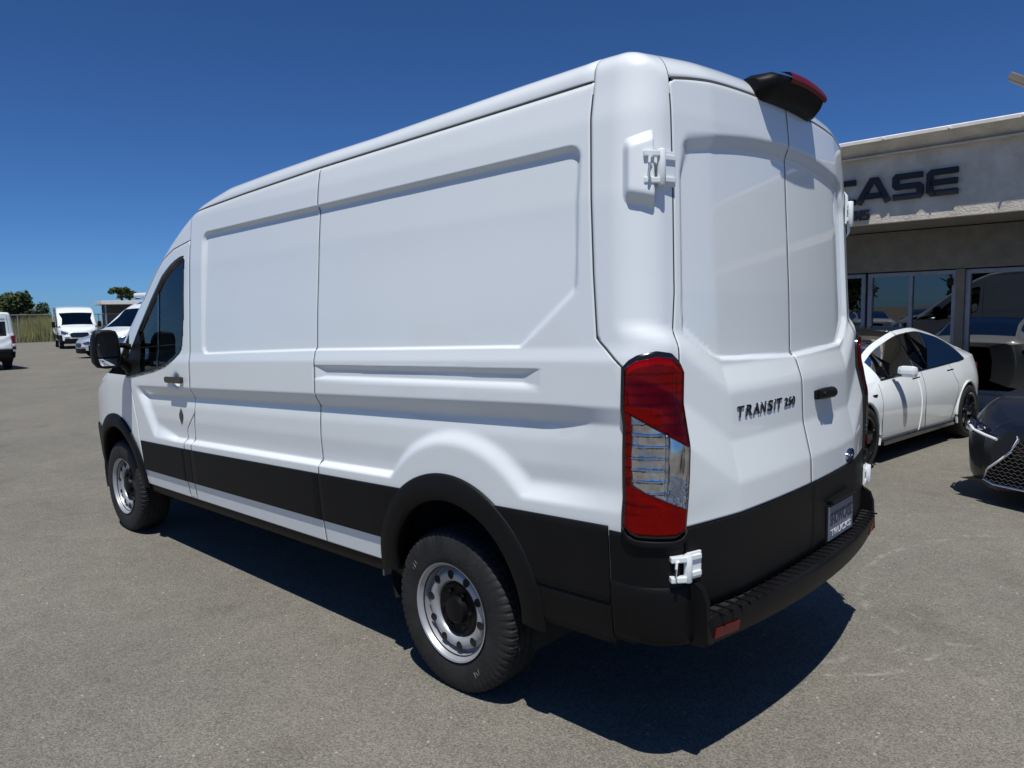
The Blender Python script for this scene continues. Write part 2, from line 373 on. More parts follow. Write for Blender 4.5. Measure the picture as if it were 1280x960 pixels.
def grid_mesh(name, Ps, mirror=False, hole=None, smooth=True, closed_u=False):
    """Ps: one grid or a list of grids [nu,nv,3] -> one mesh; hole(P centres)->bool mask of faces to drop"""
    if not isinstance(Ps, list): Ps = [Ps]
    V = []; Fc = []; base = 0
    for P in Ps:
        P = P.copy()
        if mirror: P[..., 0] *= -1
        nu, nv = P.shape[:2]; idx = np.arange(nu*nv).reshape(nu, nv)+base
        if closed_u: idx = np.concatenate([idx, idx[:1]], 0)
        q = np.stack([idx[:-1, :-1], idx[1:, :-1], idx[1:, 1:], idx[:-1, 1:]], -1).reshape(-1, 4)
        n = normals(P); flip = (n*(P.mean((0, 1))-CEN)).sum(-1).mean() < 0
        if flip: q = q[:, ::-1]
        V.append(P.reshape(-1, 3)); Fc.append(q); base += nu*nv
    V = np.concatenate(V); Fc = np.concatenate(Fc)
    if hole is not None:
        c = V[Fc].mean(1); Fc = Fc[~hole(c)]
    used = np.zeros(len(V), bool); used[Fc.ravel()] = True; mp = np.cumsum(used)-1; V = V[used]; Fc = mp[Fc]
    me = bpy.data.meshes.new(name); me.vertices.add(len(V)); me.vertices.foreach_set('co', V.astype(np.float32).ravel())
    me.loops.add(Fc.size); me.loops.foreach_set('vertex_index', Fc.astype(np.int32).ravel())
    me.polygons.add(len(Fc)); me.polygons.foreach_set('loop_start', (np.arange(len(Fc))*4).astype(np.int32)); me.polygons.foreach_set('loop_total', np.full(len(Fc), 4, np.int32))
    me.update(calc_edges=True); me.validate()
    if smooth: me.polygons.foreach_set('use_smooth', [True]*len(me.polygons))
    return me
def lin(a, b, step): return np.linspace(a, b, max(3, int(round(abs(b-a)/step))+1))
def rows(breaks, coarse, fine_at=(), fine=.005, band=.012):
    r = set()
    for a, b in zip(breaks[:-1], breaks[1:]):
        for t in lin(a, b, coarse): r.add(round(float(t), 5))
    for c in fine_at:
        for t in np.arange(c-band, c+band+1e-6, fine): r.add(round(float(t), 5))
    r = sorted(x for x in r if breaks[0] <= x <= breaks[-1]); out = [r[0]]
    for x in r[1:]:
        if x-out[-1] > .0022: out.append(x)
    out[-1] = breaks[-1]
    return np.array(out)
RHOLE = (1.11, .475, .455); FHOLE = (4.86, .445, .445)
def arch_hole(c):
    return ((c[:, 1]-RHOLE[0])**2+(c[:, 2]-RHOLE[1])**2 < RHOLE[2]**2) | ((c[:, 1]-FHOLE[0])**2+(c[:, 2]-FHOLE[1])**2 < FHOLE[2]**2)
def in_poly(y, z, poly):
    inside = np.zeros(y.shape, bool); n = len(poly)
    for i in range(n):
        y1, z1 = poly[i]; y2, z2 = poly[(i+1) % n]
        c = ((z1 > z) != (z2 > z)) & (y < (y2-y1)*(z-z1)/(z2-z1+1e-12)+y1); inside ^= c
    return inside
def smooth_poly(poly, n=160, r=2):
    p = np.array(poly, float); q = np.concatenate([p, p[:1]]); s = np.r_[0, np.cumsum(np.linalg.norm(np.diff(q, axis=0), axis=1))]
    t = np.linspace(0, s[-1], n, endpoint=False); p = np.stack([np.interp(t, s, q[:, 0]), np.interp(t, s, q[:, 1])], -1)
    for _ in range(r): p = (np.roll(p, 1, 0)+2*p+np.roll(p, -1, 0))/4
    return p
def offset_poly(p, d):
    t = np.roll(p, -1, 0)-np.roll(p, 1, 0); t /= np.linalg.norm(t, axis=1, keepdims=True)
    area = np.sum(p[:, 0]*np.roll(p[:, 1], -1)-np.roll(p[:, 0], -1)*p[:, 1]); s = 1 if area > 0 else -1
    return p+s*d*np.stack([t[:, 1], -t[:, 0]], -1)
WINDOW = [(3.598, 2.028), (3.600, 1.908), (3.612, 1.63), (3.632, 1.467), (3.66, 1.43), (3.75, 1.378), (3.9, 1.325), (4.09, 1.286), (4.46, 1.232), (4.58, 1.216), (4.585, 1.33), (4.53, 1.407), (4.37, 1.58), (4.15, 1.772), (3.95, 1.926), (3.80, 1.996), (3.68, 2.032), (3.62, 2.042)]
def door_top(y): return np.interp(y, [3.5, 3.77, 3.96, 4.15, 4.37, 4.53, 4.7], [2.130, 2.088, 2.025, 1.885, 1.71, 1.575, 1.43])
def seam_quarter(z): return np.interp(z, [.5, 1.44, 1.454, 1.547, 1.77, 2.31], [.15, .15, .232, .342, .365, .405])
def door_edge_x(z): return np.interp(z, [.5, .9, 1.5, 1.7, 2.05, 2.37], [-.905, -.90, -.862, -.836, -.820, -.812])
def door_top_z(x): return 2.448-.045*(np.abs(x)/.85)**4
PIV = (-.70, .42)
def corner_cast(A, Z, off=0.0):
    """around the rear-left corner: A = angle from -x towards -y about the pivot"""
    A = np.asarray(A, float); Z = Z+0*A
    P = cast((PIV[0]+0*A, PIV[1]+0*A, Z), (-np.cos(A), -np.sin(A), 0*A), .05+0*A, 1.0+0*A)
    P[..., 0] -= np.cos(A)*off; P[..., 1] -= np.sin(A)*off; return P
def ang_of(y, z):       # corner angle at which the side surface has this y
    p = side_cast(y, z); return np.arctan2(PIV[1]-p[..., 1], PIV[0]-p[..., 0])
def ang_of_x(x, z):
    p = rear_cast(x, z); return np.arctan2(PIV[1]-p[..., 1], PIV[0]-p[..., 0])
def side_panel_pts(yl, yr, zrows, ncol, top=None, off=0.0):
    """grid: axis0 columns from rear boundary yl(z) to front yr(z); axis1 rows in reference heights; last rows squeezed to top(y)"""
    U = np.linspace(0, 1, ncol)[:, None]; Z0 = zrows[None, :]
    Y = yl(Z0)+(yr(Z0)-yl(Z0))*U
    for _ in range(2):
        Z = z_at(Y, Z0)
        if top is not None:
            tz, q0 = top; w = np.clip((Z0-q0)/(zrows[-1]-q0), 0, 1); Z = np.where(Z0 > q0, z_at(Y, q0+0*Z0)*(1-w)+tz(Y)*w, Z)
        Y = yl(Z)+(yr(Z)-yl(Z))*U
    return side_cast(Y, Z, off)

def const(v): return lambda z: v+0*z
def both_sides(fn):
    for s in (False, True): fn(s)
def poly_patch(poly, off, rings=10):
    """disc-like grid filling a star-shaped side outline, laid on the body side"""
    c = poly.mean(0); t = np.linspace(0, 1, rings)[None, :, None]
    Q = c+(poly[:, None, :]-c)*t; return side_cast(Q[..., 0], Q[..., 1], off)
def van_shell(root, q, paint_m, name_paint='', windows=True, coarse=False):
    """all sheet-metal panels; q = grid step factor (1 = fine)"""
    st_y = .018*q; st_z = .014*q
    fine = [.484, .60, .846, .880, .908, 1.19, 1.253, 1.42, 1.469, 1.49, 1.345, 1.375, 1.40]
    def mk(name, P, mir, hole=None, label=None, mat=None):
        return link(name, grid_mesh(name, P, mir, hole), mat or paint_m, root, label=label)
    low = z_ref(2.05, .487)
    zr_full = rows([.487, .9, 1.5, 2.12, 2.25, 2.38], st_z, fine+[2.165, 2.185, 2.205], .004*q, .016)
    top = (lambda y: z_gutter(y)-.004, 2.25)
    s105 = 3.52
    bp_edge = lambda z: np.interp(z, [.5, .82, 1.03, 1.2], [3.585, 3.562, 3.535, 3.520])+.0025
    door_r = lambda z: np.interp(z, [.5, .916, 1.026, 1.04, 1.2], [3.685, 3.665, 3.545, 3.530, 3.527])
    for mir in (False, True):
        # rear quarter, middle side panel
        zq = zr_full
        yl = lambda z: seam_quarter(z)+.0035
        P = side_panel_pts(yl, const(2.0775), zq, int(1.9/(.012*q)), top); mk('rear_quarter_panel', lips(P), mir, arch_hole)
        P = side_panel_pts(const(2.0835), lambda z: bp_edge(z)-.007, zq, int(1.45/(.014*q)), top); mk('side_panel', lips(P), mir, arch_hole)
        # small pillar piece between the side panel and the door
        zp = rows([.487, 1.10], st_z, [.6, .846, .88, .908], .006*q)
        P = side_panel_pts(lambda z: bp_edge(z), lambda z: np.maximum(door_r(z)-.007, bp_edge(z)+.0006), zp, 8); mk('door_pillar', lips(P, 'lrb'), mir)
        # front door: columns y, rows z up to the door top
        zd = np.concatenate([rows([.487, .9, 1.3], st_z, [.484, .60, .846, .880, .908, 1.19, 1.253], .005*q), 1.3+np.linspace(.01, 1, int(60/q))*1.0])
        ny = int(1.0/(.012*q)); U = np.linspace(0, 1, ny)[:, None]
        Y = door_r(1.5)+(4.56-door_r(1.5))*U+0*zd[None, :]
        for _ in range(3):
            Z = np.where(zd[None, :] > 1.3, z_at(Y, 1.3)+(door_top(Y)-z_at(Y, 1.3))*(zd[None, :]-1.3), z_at(Y, np.minimum(zd, 1.3)[None, :]+0*Y))
            yf = np.interp(Z, [.5, .9, 1.25, 1.5], [4.36, 4.42, 4.53, 4.575]); Y = door_r(Z)+(yf-door_r(Z))*U
        P = side_cast(Y, Z)
        wp = np.array(smooth_poly(WINDOW, 200)); wi = offset_poly(wp, 0.002)
        def dhole(c, wi=wi): return arch_hole(c) | in_poly(c[:, 1], c[:, 2], wi)
        mk('front_door', lips(P), mir, dhole)
        # front wing
        zw = rows([.487, .9, 1.24], st_z*1.3, [.6, .846], .008*q)
        yl = lambda z: np.interp(z, [.5, .9, 1.25, 1.5], [4.36, 4.42, 4.53, 4.575])+.005
        P = side_panel_pts(yl, const(5.62), zw, int(1.2/(.022*q)), (lambda y: np.minimum(Hf(.8, y)-.055, 1.235), 1.05)); mk('front_wing', lips(P, 'lb'), mir, arch_hole)
        P = side_panel_pts(const(5.02), const(5.64), rows([.42, .90], st_z*2), 14, None, .014); mk('bumper_side', lips(P), mir, (lambda c: arch_hole(c)), mat=M['plastic'])
        # rear corner pillar
        zc = np.concatenate([lin(.80, 2.30, .02*q), ])
        n = int(26/q)
        A0 = ang_of(seam_quarter(zc)-.0035, zc); A0 = np.where(zc < 1.45, ang_of(np.full_like(zc, .205), zc), A0)
        A1 = ang_of_x(door_edge_x(zc)-.003, zc)
        T = np.linspace(0, 1, n)[:, None]
        P1 = corner_cast(A0+(A1-A0)*T, zc[None, :])
        e = np.linspace(0, math.pi/2, int(26/q))[1:]
        a0, a1 = A0[-1], A1[-1]
        AA = (a0+(a1-a0)*T)+0*e[None, :]; EE = e[None, :]+0*AA
        P2 = cast((PIV[0]+0*AA, PIV[1]+0*AA, 2.30+0*AA), (-np.cos(AA)*np.cos(EE), -np.sin(AA)*np.cos(EE), np.sin(EE)), .02+0*AA, .8+0*AA)
        P = np.concatenate([P1, P2], 1)
        # vertical lip only where it meets the side panel seam
        mk('rear_pillar', lips(P, 'lb'), mir)
        # door leaves
        zz = np.concatenate([rows([.915, 1.5, 2.14, 2.36], .016*q, [.91, 1.02, 1.17, 1.34, 1.365, 1.44, 1.46, 2.2, 2.27, 2.30], .006*q, .018), [2.5]])
        k = np.clip((zz-2.36)/.14, 0, 1)
        nx = int(.87/(.012*q)); U = np.linspace(0, 1, nx)[:, None]
        zz2 = np.concatenate([zz[:-1], np.linspace(2.36, 2.5, 8)[1:]])
        def zmap(X):
            w = np.clip((zz2[None, :]-2.36)/.14, 0, 1); return np.where(zz2[None, :] > 2.36, 2.36*(1-w)+(door_top_z(X)-.005)*w, zz2[None, :]+0*X)
        X = -.86*(1-U)+0*zz2[None, :]
        for _ in range(3):
            Z = zmap(X); X = (door_edge_x(Z)+.004)*(1-U)+(-.0035)*U
        # rounded outer top corner
        cr = .035; cx = door_edge_x(2.40)+cr; cz = door_top_z(cx)-cr
        dx = np.maximum(cx-X, 0); dz = np.maximum(Z-cz, 0); rr = np.hypot(dx, dz); sc = np.where((dx > 0) & (dz > 0) & (rr > 0), np.maximum(dx, dz)/np.maximum(rr, 1e-6), 1)
        X = np.where((dx > 0) & (dz > 0), cx-dx*sc, X); Z = np.where((dx > 0) & (dz > 0), cz+dz*sc, Z)
        P = rear_cast(X, Z)
        d = mk('rear_door', lips(P), mir)
        if not mir: left_door = d
        else: right_door = d
    # roof header over the doors (one piece)
    def header():
        x0 = -.72
        cols = []
        a1 = float(ang_of_x(np.array([-.813]), np.array([2.30]))[0])
        for a in np.linspace(a1, math.pi/2, 8)[:-1]: cols.append((PIV[0], a))
        for x in np.linspace(PIV[0], 0, int(30/q)): cols.append((x, math.pi/2))
        cx = np.array([c[0] for c in cols])[:, None]; ca = np.array([c[1] for c in cols])[:, None]
        # start elevation so that the first row sits on the door's top line
        e0 = np.full_like(cx, .3)
        for _ in range(6):
            p = cast((cx, PIV[1]+0*cx, 2.30+0*cx), (-np.cos(ca)*np.cos(e0), -np.sin(ca)*np.cos(e0), np.sin(e0)), .02+0*cx, .8+0*cx)
            tgt = door_top_z(p[..., 0])+.005; h = np.hypot(p[..., 0]-cx, p[..., 1]-PIV[1]); e0 = np.arctan2(tgt-2.30, h)
        T = np.linspace(0, 1, int(22/q))[None, :]; E_ = e0+(math.pi/2-e0)*T; CX = cx+0*T; CA = ca+0*T
        P = cast((CX, PIV[1]+0*CX, 2.30+0*CX), (-np.cos(CA)*np.cos(E_), -np.sin(CA)*np.cos(E_), np.sin(E_)), .02+0*CX, .8+0*CX)
        L = lips(P, 'b'); Rr = L.copy(); Rr[..., 0] *= -1
        link('roof_header', grid_mesh('roof_header', [L, Rr]), paint_m, root)
    header()
    # roof: fan of rays, gutter to gutter
    def fan(name, ys, edge_z, zs, n, sides, mat, inner=None):
        ys = np.asarray(ys, float)[:, None]; ez = edge_z(ys); w = side_cast(ys, ez)[..., 0]; zc = zs(ys)
        ph = np.arctan2(-w, ez-zc); t = np.linspace(1, 0, n)[None, :]; t = 1-(1-t)**1.6 if inner is None else t
        A = -(ph*t) if inner is None else -(ph*t+inner(ys)*(1-t))
        O = (0*A, ys+0*A, zc+0*A)
        P = cast(O, (np.sin(A), 0*A, np.cos(A)), .1+0*A, 1.9+0*A)
        return P
    ys = lin(.41, 3.523, .05*q)
    P = fan('roof', ys, lambda y: z_gutter(y)+.004, lambda y: 1.5+0*y, int(46/q), '', None)
    L = lips(P, 'lb'); Rr = L.copy(); Rr[..., 0] *= -1
    link('roof_panel', grid_mesh('roof_panel', [L, Rr]), paint_m, root)
    ys = lin(3.5165, 4.06, .02*q)
    P = fan('cab_roof', ys, lambda y: door_top(y)+.006, lambda y: 1.35+0*y, int(50/q), '', None)
    L = lips(P, 'b'); Rr = L.copy(); Rr[..., 0] *= -1
    link('cab_roof', grid_mesh('cab_roof', [L, Rr]), paint_m, root)
    # windscreen pillars, windscreen, bonnet
    inner = lambda y: np.interp(y, [4.06, 4.5, 5.05], [math.atan2(.80, .66), math.atan2(.80, .62), math.atan2(.84, .40)])
    ys = lin(4.06, 5.04, .03*q); zs = lambda y: np.interp(y, [4.06, 5.04], [1.35, .98])
    ez = lambda y: np.where(y < 4.58, door_top(y)+.006, np.interp(y, [4.58, 4.75, 5.04], [1.54, 1.36, 1.25]))
    P = fan('p', ys, ez, zs, int(14/q)+3, '', None, inner)
    for m_ in (False, True): link('windscreen_pillar', grid_mesh('windscreen_pillar', lips(P, 'b'), m_), paint_m, root)
    A = (-inner(ys[:, None])*np.linspace(1, 0, int(14/q)+3)[None, :]); Yw = ys[:, None]+0*A
    P = cast((0*A, Yw, zs(Yw)), (np.sin(A), 0*A, np.cos(A)), .05+0*A, 1.5+0*A); Rr = P.copy(); Rr[..., 0] *= -1
    link('windscreen', grid_mesh('windscreen', [P, Rr]), M['glassdark'] if coarse else M['glass'], root)
    ys = lin(5.05, 5.905, .03*q)[:, None]; X = np.linspace(-.90, 0, int(26/q))[None, :]*np.interp(ys, [5.05, 5.6, 5.8, 5.905], [1.0, .93, .80, .66]); Yb = ys+0*X
    P = cast((X, Yb, .7+0*X), (0*X, 0*X, 1+0*X), 0*X, 1.2+0*X); Rr = P.copy(); Rr[..., 0] *= -1
    link('bonnet', grid_mesh('bonnet', [P, Rr]), paint_m, root)
    # nose
    X = np.linspace(-.895, 0, int(40/q))[:, None]; Zf = lin(.48, 1.05, .03*q)[None, :]; X, Zf = np.broadcast_arrays(X, Zf)
    P = cast((X, 4.95+0*X, Zf), (0*X, 1+0*X, 0*X), 0*X, 1.2+0*X); Rr = P.copy(); Rr[..., 0] *= -1
    link('front_bumper', grid_mesh('front_bumper', [P, Rr]), paint_m if coarse else M['plastic'], root)
    fp = []
    Xh = np.linspace(-.93, -.60, 8)[:, None]; Zh = np.linspace(0, 1, 6)[None, :]; Xh = Xh*.95; Zl = np.interp(Xh, [-.90, -.57], [.86, .80]); Zu = np.interp(Xh, [-.90, -.57], [1.06, .93])
    Z_ = Zl+(Zu-Zl)*Zh; X_ = Xh+0*Zh
    P = cast((X_, 4.95+0*X_, Z_), (0*X_, 1+0*X_, 0*X_), 0*X_, 1.2+0*X_); P[..., 1] += .012
    for m_ in (False, True): link('headlight', grid_mesh('headlight', lips(P), m_), M['darkchrome'], root)
    Xg = np.linspace(-.48, .48, 18)[:, None]; Zg = np.linspace(.66, .93, 8)[None, :]; Xg, Zg = np.broadcast_arrays(Xg*(1-.15*abs(Zg-.80)/.13), Zg)
    P = cast((Xg, 4.95+0*Xg, Zg), (0*Xg, 1+0*Xg, 0*Xg), 0*Xg, 1.2+0*Xg); P[..., 1] += .012
    link('grille', grid_mesh('grille', lips(P)), M['gloss_black'], root)
    Xg = np.linspace(-.74, .74, 30)[:, None]; Zg = np.linspace(.30, .60, 6)[None, :]; Xg, Zg = np.broadcast_arrays(Xg, Zg)
    P = cast((Xg, 4.95+0*Xg, np.maximum(Zg, .3)), (0*Xg, 1+0*Xg, 0*Xg), 0*Xg, 1.2+0*Xg); P[..., 1] += .02
    link('bumper_skirt', grid_mesh('bumper_skirt', lips(P)), M['plastic'], root)
    # dark inside: cargo walls, floor, wheel wells
    mb = MB()
    ys = [.10, .3, .55]+[.65, 1.6, 2.4, 3.30]
    prof = lambda y: [(-.87, .42), (-.93, .62), (-.95, .95), (-.965, 1.3), (-.93, 1.9), (-.895, 2.25), (-.80, 2.36), (.80, 2.36), (.895, 2.25), (.93, 1.9), (.965, 1.3), (.95, .95), (.93, .62), (.87, .42)]
    def ring(y, inset=0):
        pts = []
        for (x, z) in prof(y):
            if RHOLE[0]-.48 < y < RHOLE[0]+.50 and z < 1.0: z = max(z, 1.0)
            sx = .88 if y < .2 else (.97 if y < .4 else 1)
            pts.append((x*sx, y, z))
        return pts
    ysn = [.30, .36, .62, .64, 1.10, 1.58, 1.60, 2.2, 3.30]; vs = []; k = 14
    for y in ysn: vs += ring(y)
    fs = [(i*k+j, i*k+(j+1) % k, (i+1)*k+(j+1) % k, (i+1)*k+j) for i in range(len(ysn)-1) for j in range(k)]
    fs += [tuple(range(k)), tuple((len(ysn)-1)*k+j for j in range(k))]
    mb.add(vs, fs)
    mb.box((0, 4.3, .44), (1.70, 1.95, .10)); mb.box((0, 1.1, .50), (1.10, 1.2, .20)); mb.box((0, 2.6, .46), (1.80, 2.0, .10))
    mb.box((0, 5.1, .80), (1.50, .9, .65))
    for s in (-1, 1):
        for (cy, cz, R0) in (RHOLE, FHOLE):
            mb.lathe([(s*.975, R0), (s*.62, R0), (s*.62, .06)], 0, 30, (0, cy, cz), -.35, math.pi+.35)
    mb.build('body_lining', M['dark'], root, autosmooth=False)
    return left_door, right_door

def gap_shade_ribbons(root):
    """dark ribbons laid over the shut lines, standing in for the shade inside them"""
    def ribbon(fn, pts, horiz, w=.0031, both=True, off=.0003):
        a = np.array(pts, float); s_ = np.r_[0, np.cumsum(np.hypot(*np.diff(a, axis=0).T))]; t = np.linspace(0, s_[-1], max(6, int(s_[-1]/.02)))
        A = np.stack([np.interp(t, s_, a[:, 0]), np.interp(t, s_, a[:, 1])], 1); T = np.gradient(A, axis=0); T /= np.linalg.norm(T, axis=1, keepdims=True); Nn = np.stack([-T[:, 1], T[:, 0]], 1)
        L = A+Nn*w; Rr = A-Nn*w; G = np.stack([fn(L[:, 0], L[:, 1], off), fn(A[:, 0], A[:, 1], off), fn(Rr[:, 0], Rr[:, 1], off)], 1)
        for m_ in ((False, True) if both else (False,)): link('gap_shade_ribbon', grid_mesh('gap_shade_ribbon', G, m_), M['gap'], root)
    zz = np.linspace(.49, 2.36, 90)
    ribbon(side_cast, [(2.0805, z) for z in zz], False)
    ribbon(side_cast, [(float(seam_quarter(z)), z) for z in np.linspace(1.455, 2.38, 60)], False)
    bp = lambda z: float(np.interp(z, [.5, .82, 1.03, 1.2], [3.585, 3.562, 3.535, 3.520]))
    ribbon(side_cast, [(bp(z)-.001, z) for z in np.linspace(.49, 1.04, 30)], False)
    ribbon(side_cast, [(float(np.interp(z, [.5, .916, 1.026, 1.04, 1.2], [3.685, 3.665, 3.545, 3.530, 3.5235]))-.0035, z) for z in np.linspace(.49, 2.10, 90)], False)
    ribbon(side_cast, [(y, float(z_gutter(y))) for y in np.linspace(.42, 3.50, 80)], True, .0032)
    ribbon(side_cast, [(y, float(door_top(y))+.003) for y in np.linspace(3.54, 4.30, 30)], True, .0032)
    ribbon(rear_cast, [(0, z) for z in np.linspace(.915, 2.44, 90)], False, .0034, False)
    ribbon(rear_cast, [(float(door_edge_x(z)), z) for z in np.linspace(1.45, 2.36, 60)], False, .0034)
    ribbon(rear_cast, [(x, float(door_top_z(x))-.001) for x in np.linspace(-.80, 0, 40)], True, .0045)
M['gap'] = pbr('gap_shadow', (0.05, 0.052, 0.055), rough=0.9)  # painted shade for the shut-line ribbons
def arch_flare(root, cen, Ro, Ri, a0, a1, mir, mat, n=70):
    """black wheel-arch flare laid on the side: rows across the flare"""
    A = np.linspace(a0, a1, n)[:, None]
    pr = np.array([(Ro, -.004), (Ro-.001, .008), (Ro-.012, .014), (Ro-.05, .020), (Ri+.02, .019), (Ri+.004, .014), (Ri, .002), (Ri+.006, -.03), (Ri+.03, -.10)])
    rho = pr[None, :, 0]; off = pr[None, :, 1]
    Y = cen[0]+np.cos(A)*rho; Z = cen[1]+np.sin(A)*rho
    P = side_cast(Y, np.maximum(Z, .36)); P[..., 2] = Z; P[..., 0] -= off
    link('wheel_arch_flare', grid_mesh('wheel_arch_flare', P, mir), mat, root)

def van_cladding(root, q):
    mat = M['plastic']
    zr = np.concatenate([[.602], lin(.612, .836, .04*q), [.846]])
    def band(y0, y1, mir, nm='side_moulding', zrr=zr, sides='lrtb', off=.009, hole=True):
        P = side_panel_pts(y0 if callable(y0) else const(y0), y1 if callable(y1) else const(y1), zrr, 24, None, off)
        link(nm, grid_mesh(nm, lips(P, sides, .016, .003), mir, (lambda c: arch_hole(c)) if hole else None), mat, root)
    door_r = lambda z: np.interp(z, [.5, .916], [3.685, 3.665])
    bp = lambda z: np.interp(z, [.5, .82, 1.03], [3.585, 3.562, 3.535])+.0025
    for mir in (False, True):
        band(1.30, 2.0765, mir); band(2.0845, lambda z: bp(z)-.007, mir); band(bp, lambda z: door_r(z)-.006, mir); band(door_r, 4.375, mir)
        # black lower rear quarter behind the arch, split by a groove
        zb = np.concatenate([lin(.66, .84, .03*q), [.846]])
        def low(y0, y1, za, zb_, nm, off=.008, n=20):
            P = side_panel_pts(const(y0), const(y1), np.array(list(lin(za, zb_, .025*q))), n, None, off)
            link(nm, grid_mesh(nm, lips(P, 'lrtb', .02, .004), mir, arch_hole), mat, root)
        low(.292, 1.0, .598, .846, 'quarter_moulding', .009); low(.292, .80, .452, .594, 'lower_quarter_moulding', .006)
        # rocker below the white sill
        Yk = np.linspace(1.45, 4.36, 40)[:, None]; pr = [(.487, -.004), (.480, -.016), (.468, -.012), (.425, -.018), (.405, -.045), (.40, -.12)]
        Z = np.stack([z_at(Yk[:, 0], p[0]) for p in pr], 1); P = side_cast(Yk+0*Z, Z); P[..., 0] -= np.array([p[1] for p in pr])[None, :]
        link('sill_step', grid_mesh('sill_step', P, mir), M['plastic2'], root)
        arch_flare(root, RHOLE, .502, .385, -.02, math.pi+.10, mir, mat)
        arch_flare(root, FHOLE, .488, .385, -.10, math.pi+.05, mir, mat)
    # lower black parts of the rear doors
    for mir in (False, True):
        U = np.linspace(0, 1, 30)[:, None]; V = np.array(list(lin(.62, .90, .03))+[.910])[None, :]
        X = (door_edge_x(V)+.003)*(1-U)+(-.0025)*U; P = rear_cast(X, V+0*X, .006)
        link('door_moulding', grid_mesh('door_moulding', lips(P), mir), mat, root)
        # black corner under the lamp
        zc = np.array(list(lin(.70, .895, .02)))
        A0 = ang_of(np.full_like(zc, .287), zc); A1 = ang_of_x(door_edge_x(zc)-.003, zc); P = corner_cast(A0+(A1-A0)*np.linspace(0, 1, 26)[:, None], zc[None, :], .008)
        link('corner_moulding', grid_mesh('corner_moulding', lips(P), mir), mat, root)

def rear_bumper(root):
    mat = M['plastic2']
    for mir in (False, True):
        # tall wrap-round end
        zc = np.array([.512, .52, .54, .58, .62, .66, .70, .715, .722]); off = np.array([.004, .010, .013, .014, .014, .014, .013, .010, .004])
        A0 = ang_of(np.full_like(zc, .288), zc); A1 = ang_of_x(np.full_like(zc, -.850), zc)
        P = corner_cast(A0+(A1-A0)*np.linspace(0, 1, 30)[:, None], zc[None, :])
        A = (A0+(A1-A0)*np.linspace(0, 1, 30)[:, None]); t = np.linspace(0, 1, 30)[:, None]; oo = off[None, :]*(1+.2*t)
        P[..., 0] -= np.cos(A)*oo; P[..., 1] -= np.sin(A)*oo
        # top ledge and underside
        inn = corner_cast(A0[-1]+(A1[-1]-A0[-1])*np.linspace(0, 1, 30)[:, None], np.array([[.724]]), .002); low = corner_cast(A0[0]+(A1[0]-A0[0])*np.linspace(0, 1, 30)[:, None], np.array([[.508]]), -.10)
        P = np.concatenate([low, P, inn], 1)
        link('bumper_end', grid_mesh('bumper_end', lips(P, 'lr', .05, .004), mir), mat, root)
    # step: tread, front face, lower return
    n = 61; X = np.linspace(-.862, .862, n)[:, None]; fy = lambda x: -.098+.090*(abs(x)/.86)**2.0
    yy = fy(X[:, 0])
    prof = [(lambda y: 0*y+.03, .606), (lambda y: y+.018, .612), (lambda y: y+.006, .609), (lambda y: y, .598), (lambda y: y+.002, .56), (lambda y: y+.010, .515), (lambda y: y+.022, .503), (lambda y: y+.12, .500)]
    P = np.stack([np.stack([X[:, 0], f_(yy), np.full(n, z)], -1) for f_, z in prof], 1)
    link('bumper_step', grid_mesh('bumper_step', lips(P, 'lr', .03, .003)), mat, root)
    mb = MB()
    # raised cheeks closing the step at both ends
    for s in (-1, 1):
        mb = MB(); mb.prism([(.07, .60), (.07, .722), (.040, .722), (.014, .705), (-.002, .66), (-.010, .52), (.01, .505), (.07, .505)], 0, s*.846, s*.872)
        mb.build('step_cheek', mat, root)
    rib = MB()
    rib.box((0, 0, 0), (.010, .098, .0075), bev=.002)
    me = None
    for i in range(31):
        x = -.80+i*1.60/30; y = fy(x)
        if me is None:
            ro = rib.build('tread_rib', M['plastic2'], root); me = ro.data
        else: ro = link('tread_rib', me, None, root)
        ro.location = (x, (y+.028+.0)/2+.006, .6125); 
    # gap filler between door and step
    mb = MB(); mb.box((0, .03, .56), (1.72, .07, .10)); mb.build('bumper_core', M['dark'], root)
    for s in (-1, 1):
        m2 = MB(); pts = [(-.828, .565), (-.70, .562), (-.70, .525), (-.828, .528)]
        vs = []
        for (x, z) in pts: vs.append((s*x, fy(x)-.003+.006*(z < .55), z))
        for (x, z) in pts: vs.append((s*x, fy(x)+.02, z))
        m2.add(vs, [(0, 1, 2, 3), (0, 4, 5, 1), (1, 5, 6, 2), (2, 6, 7, 3), (3, 7, 4, 0)])
        m2.build('bumper_reflector', M['redpl'], root)

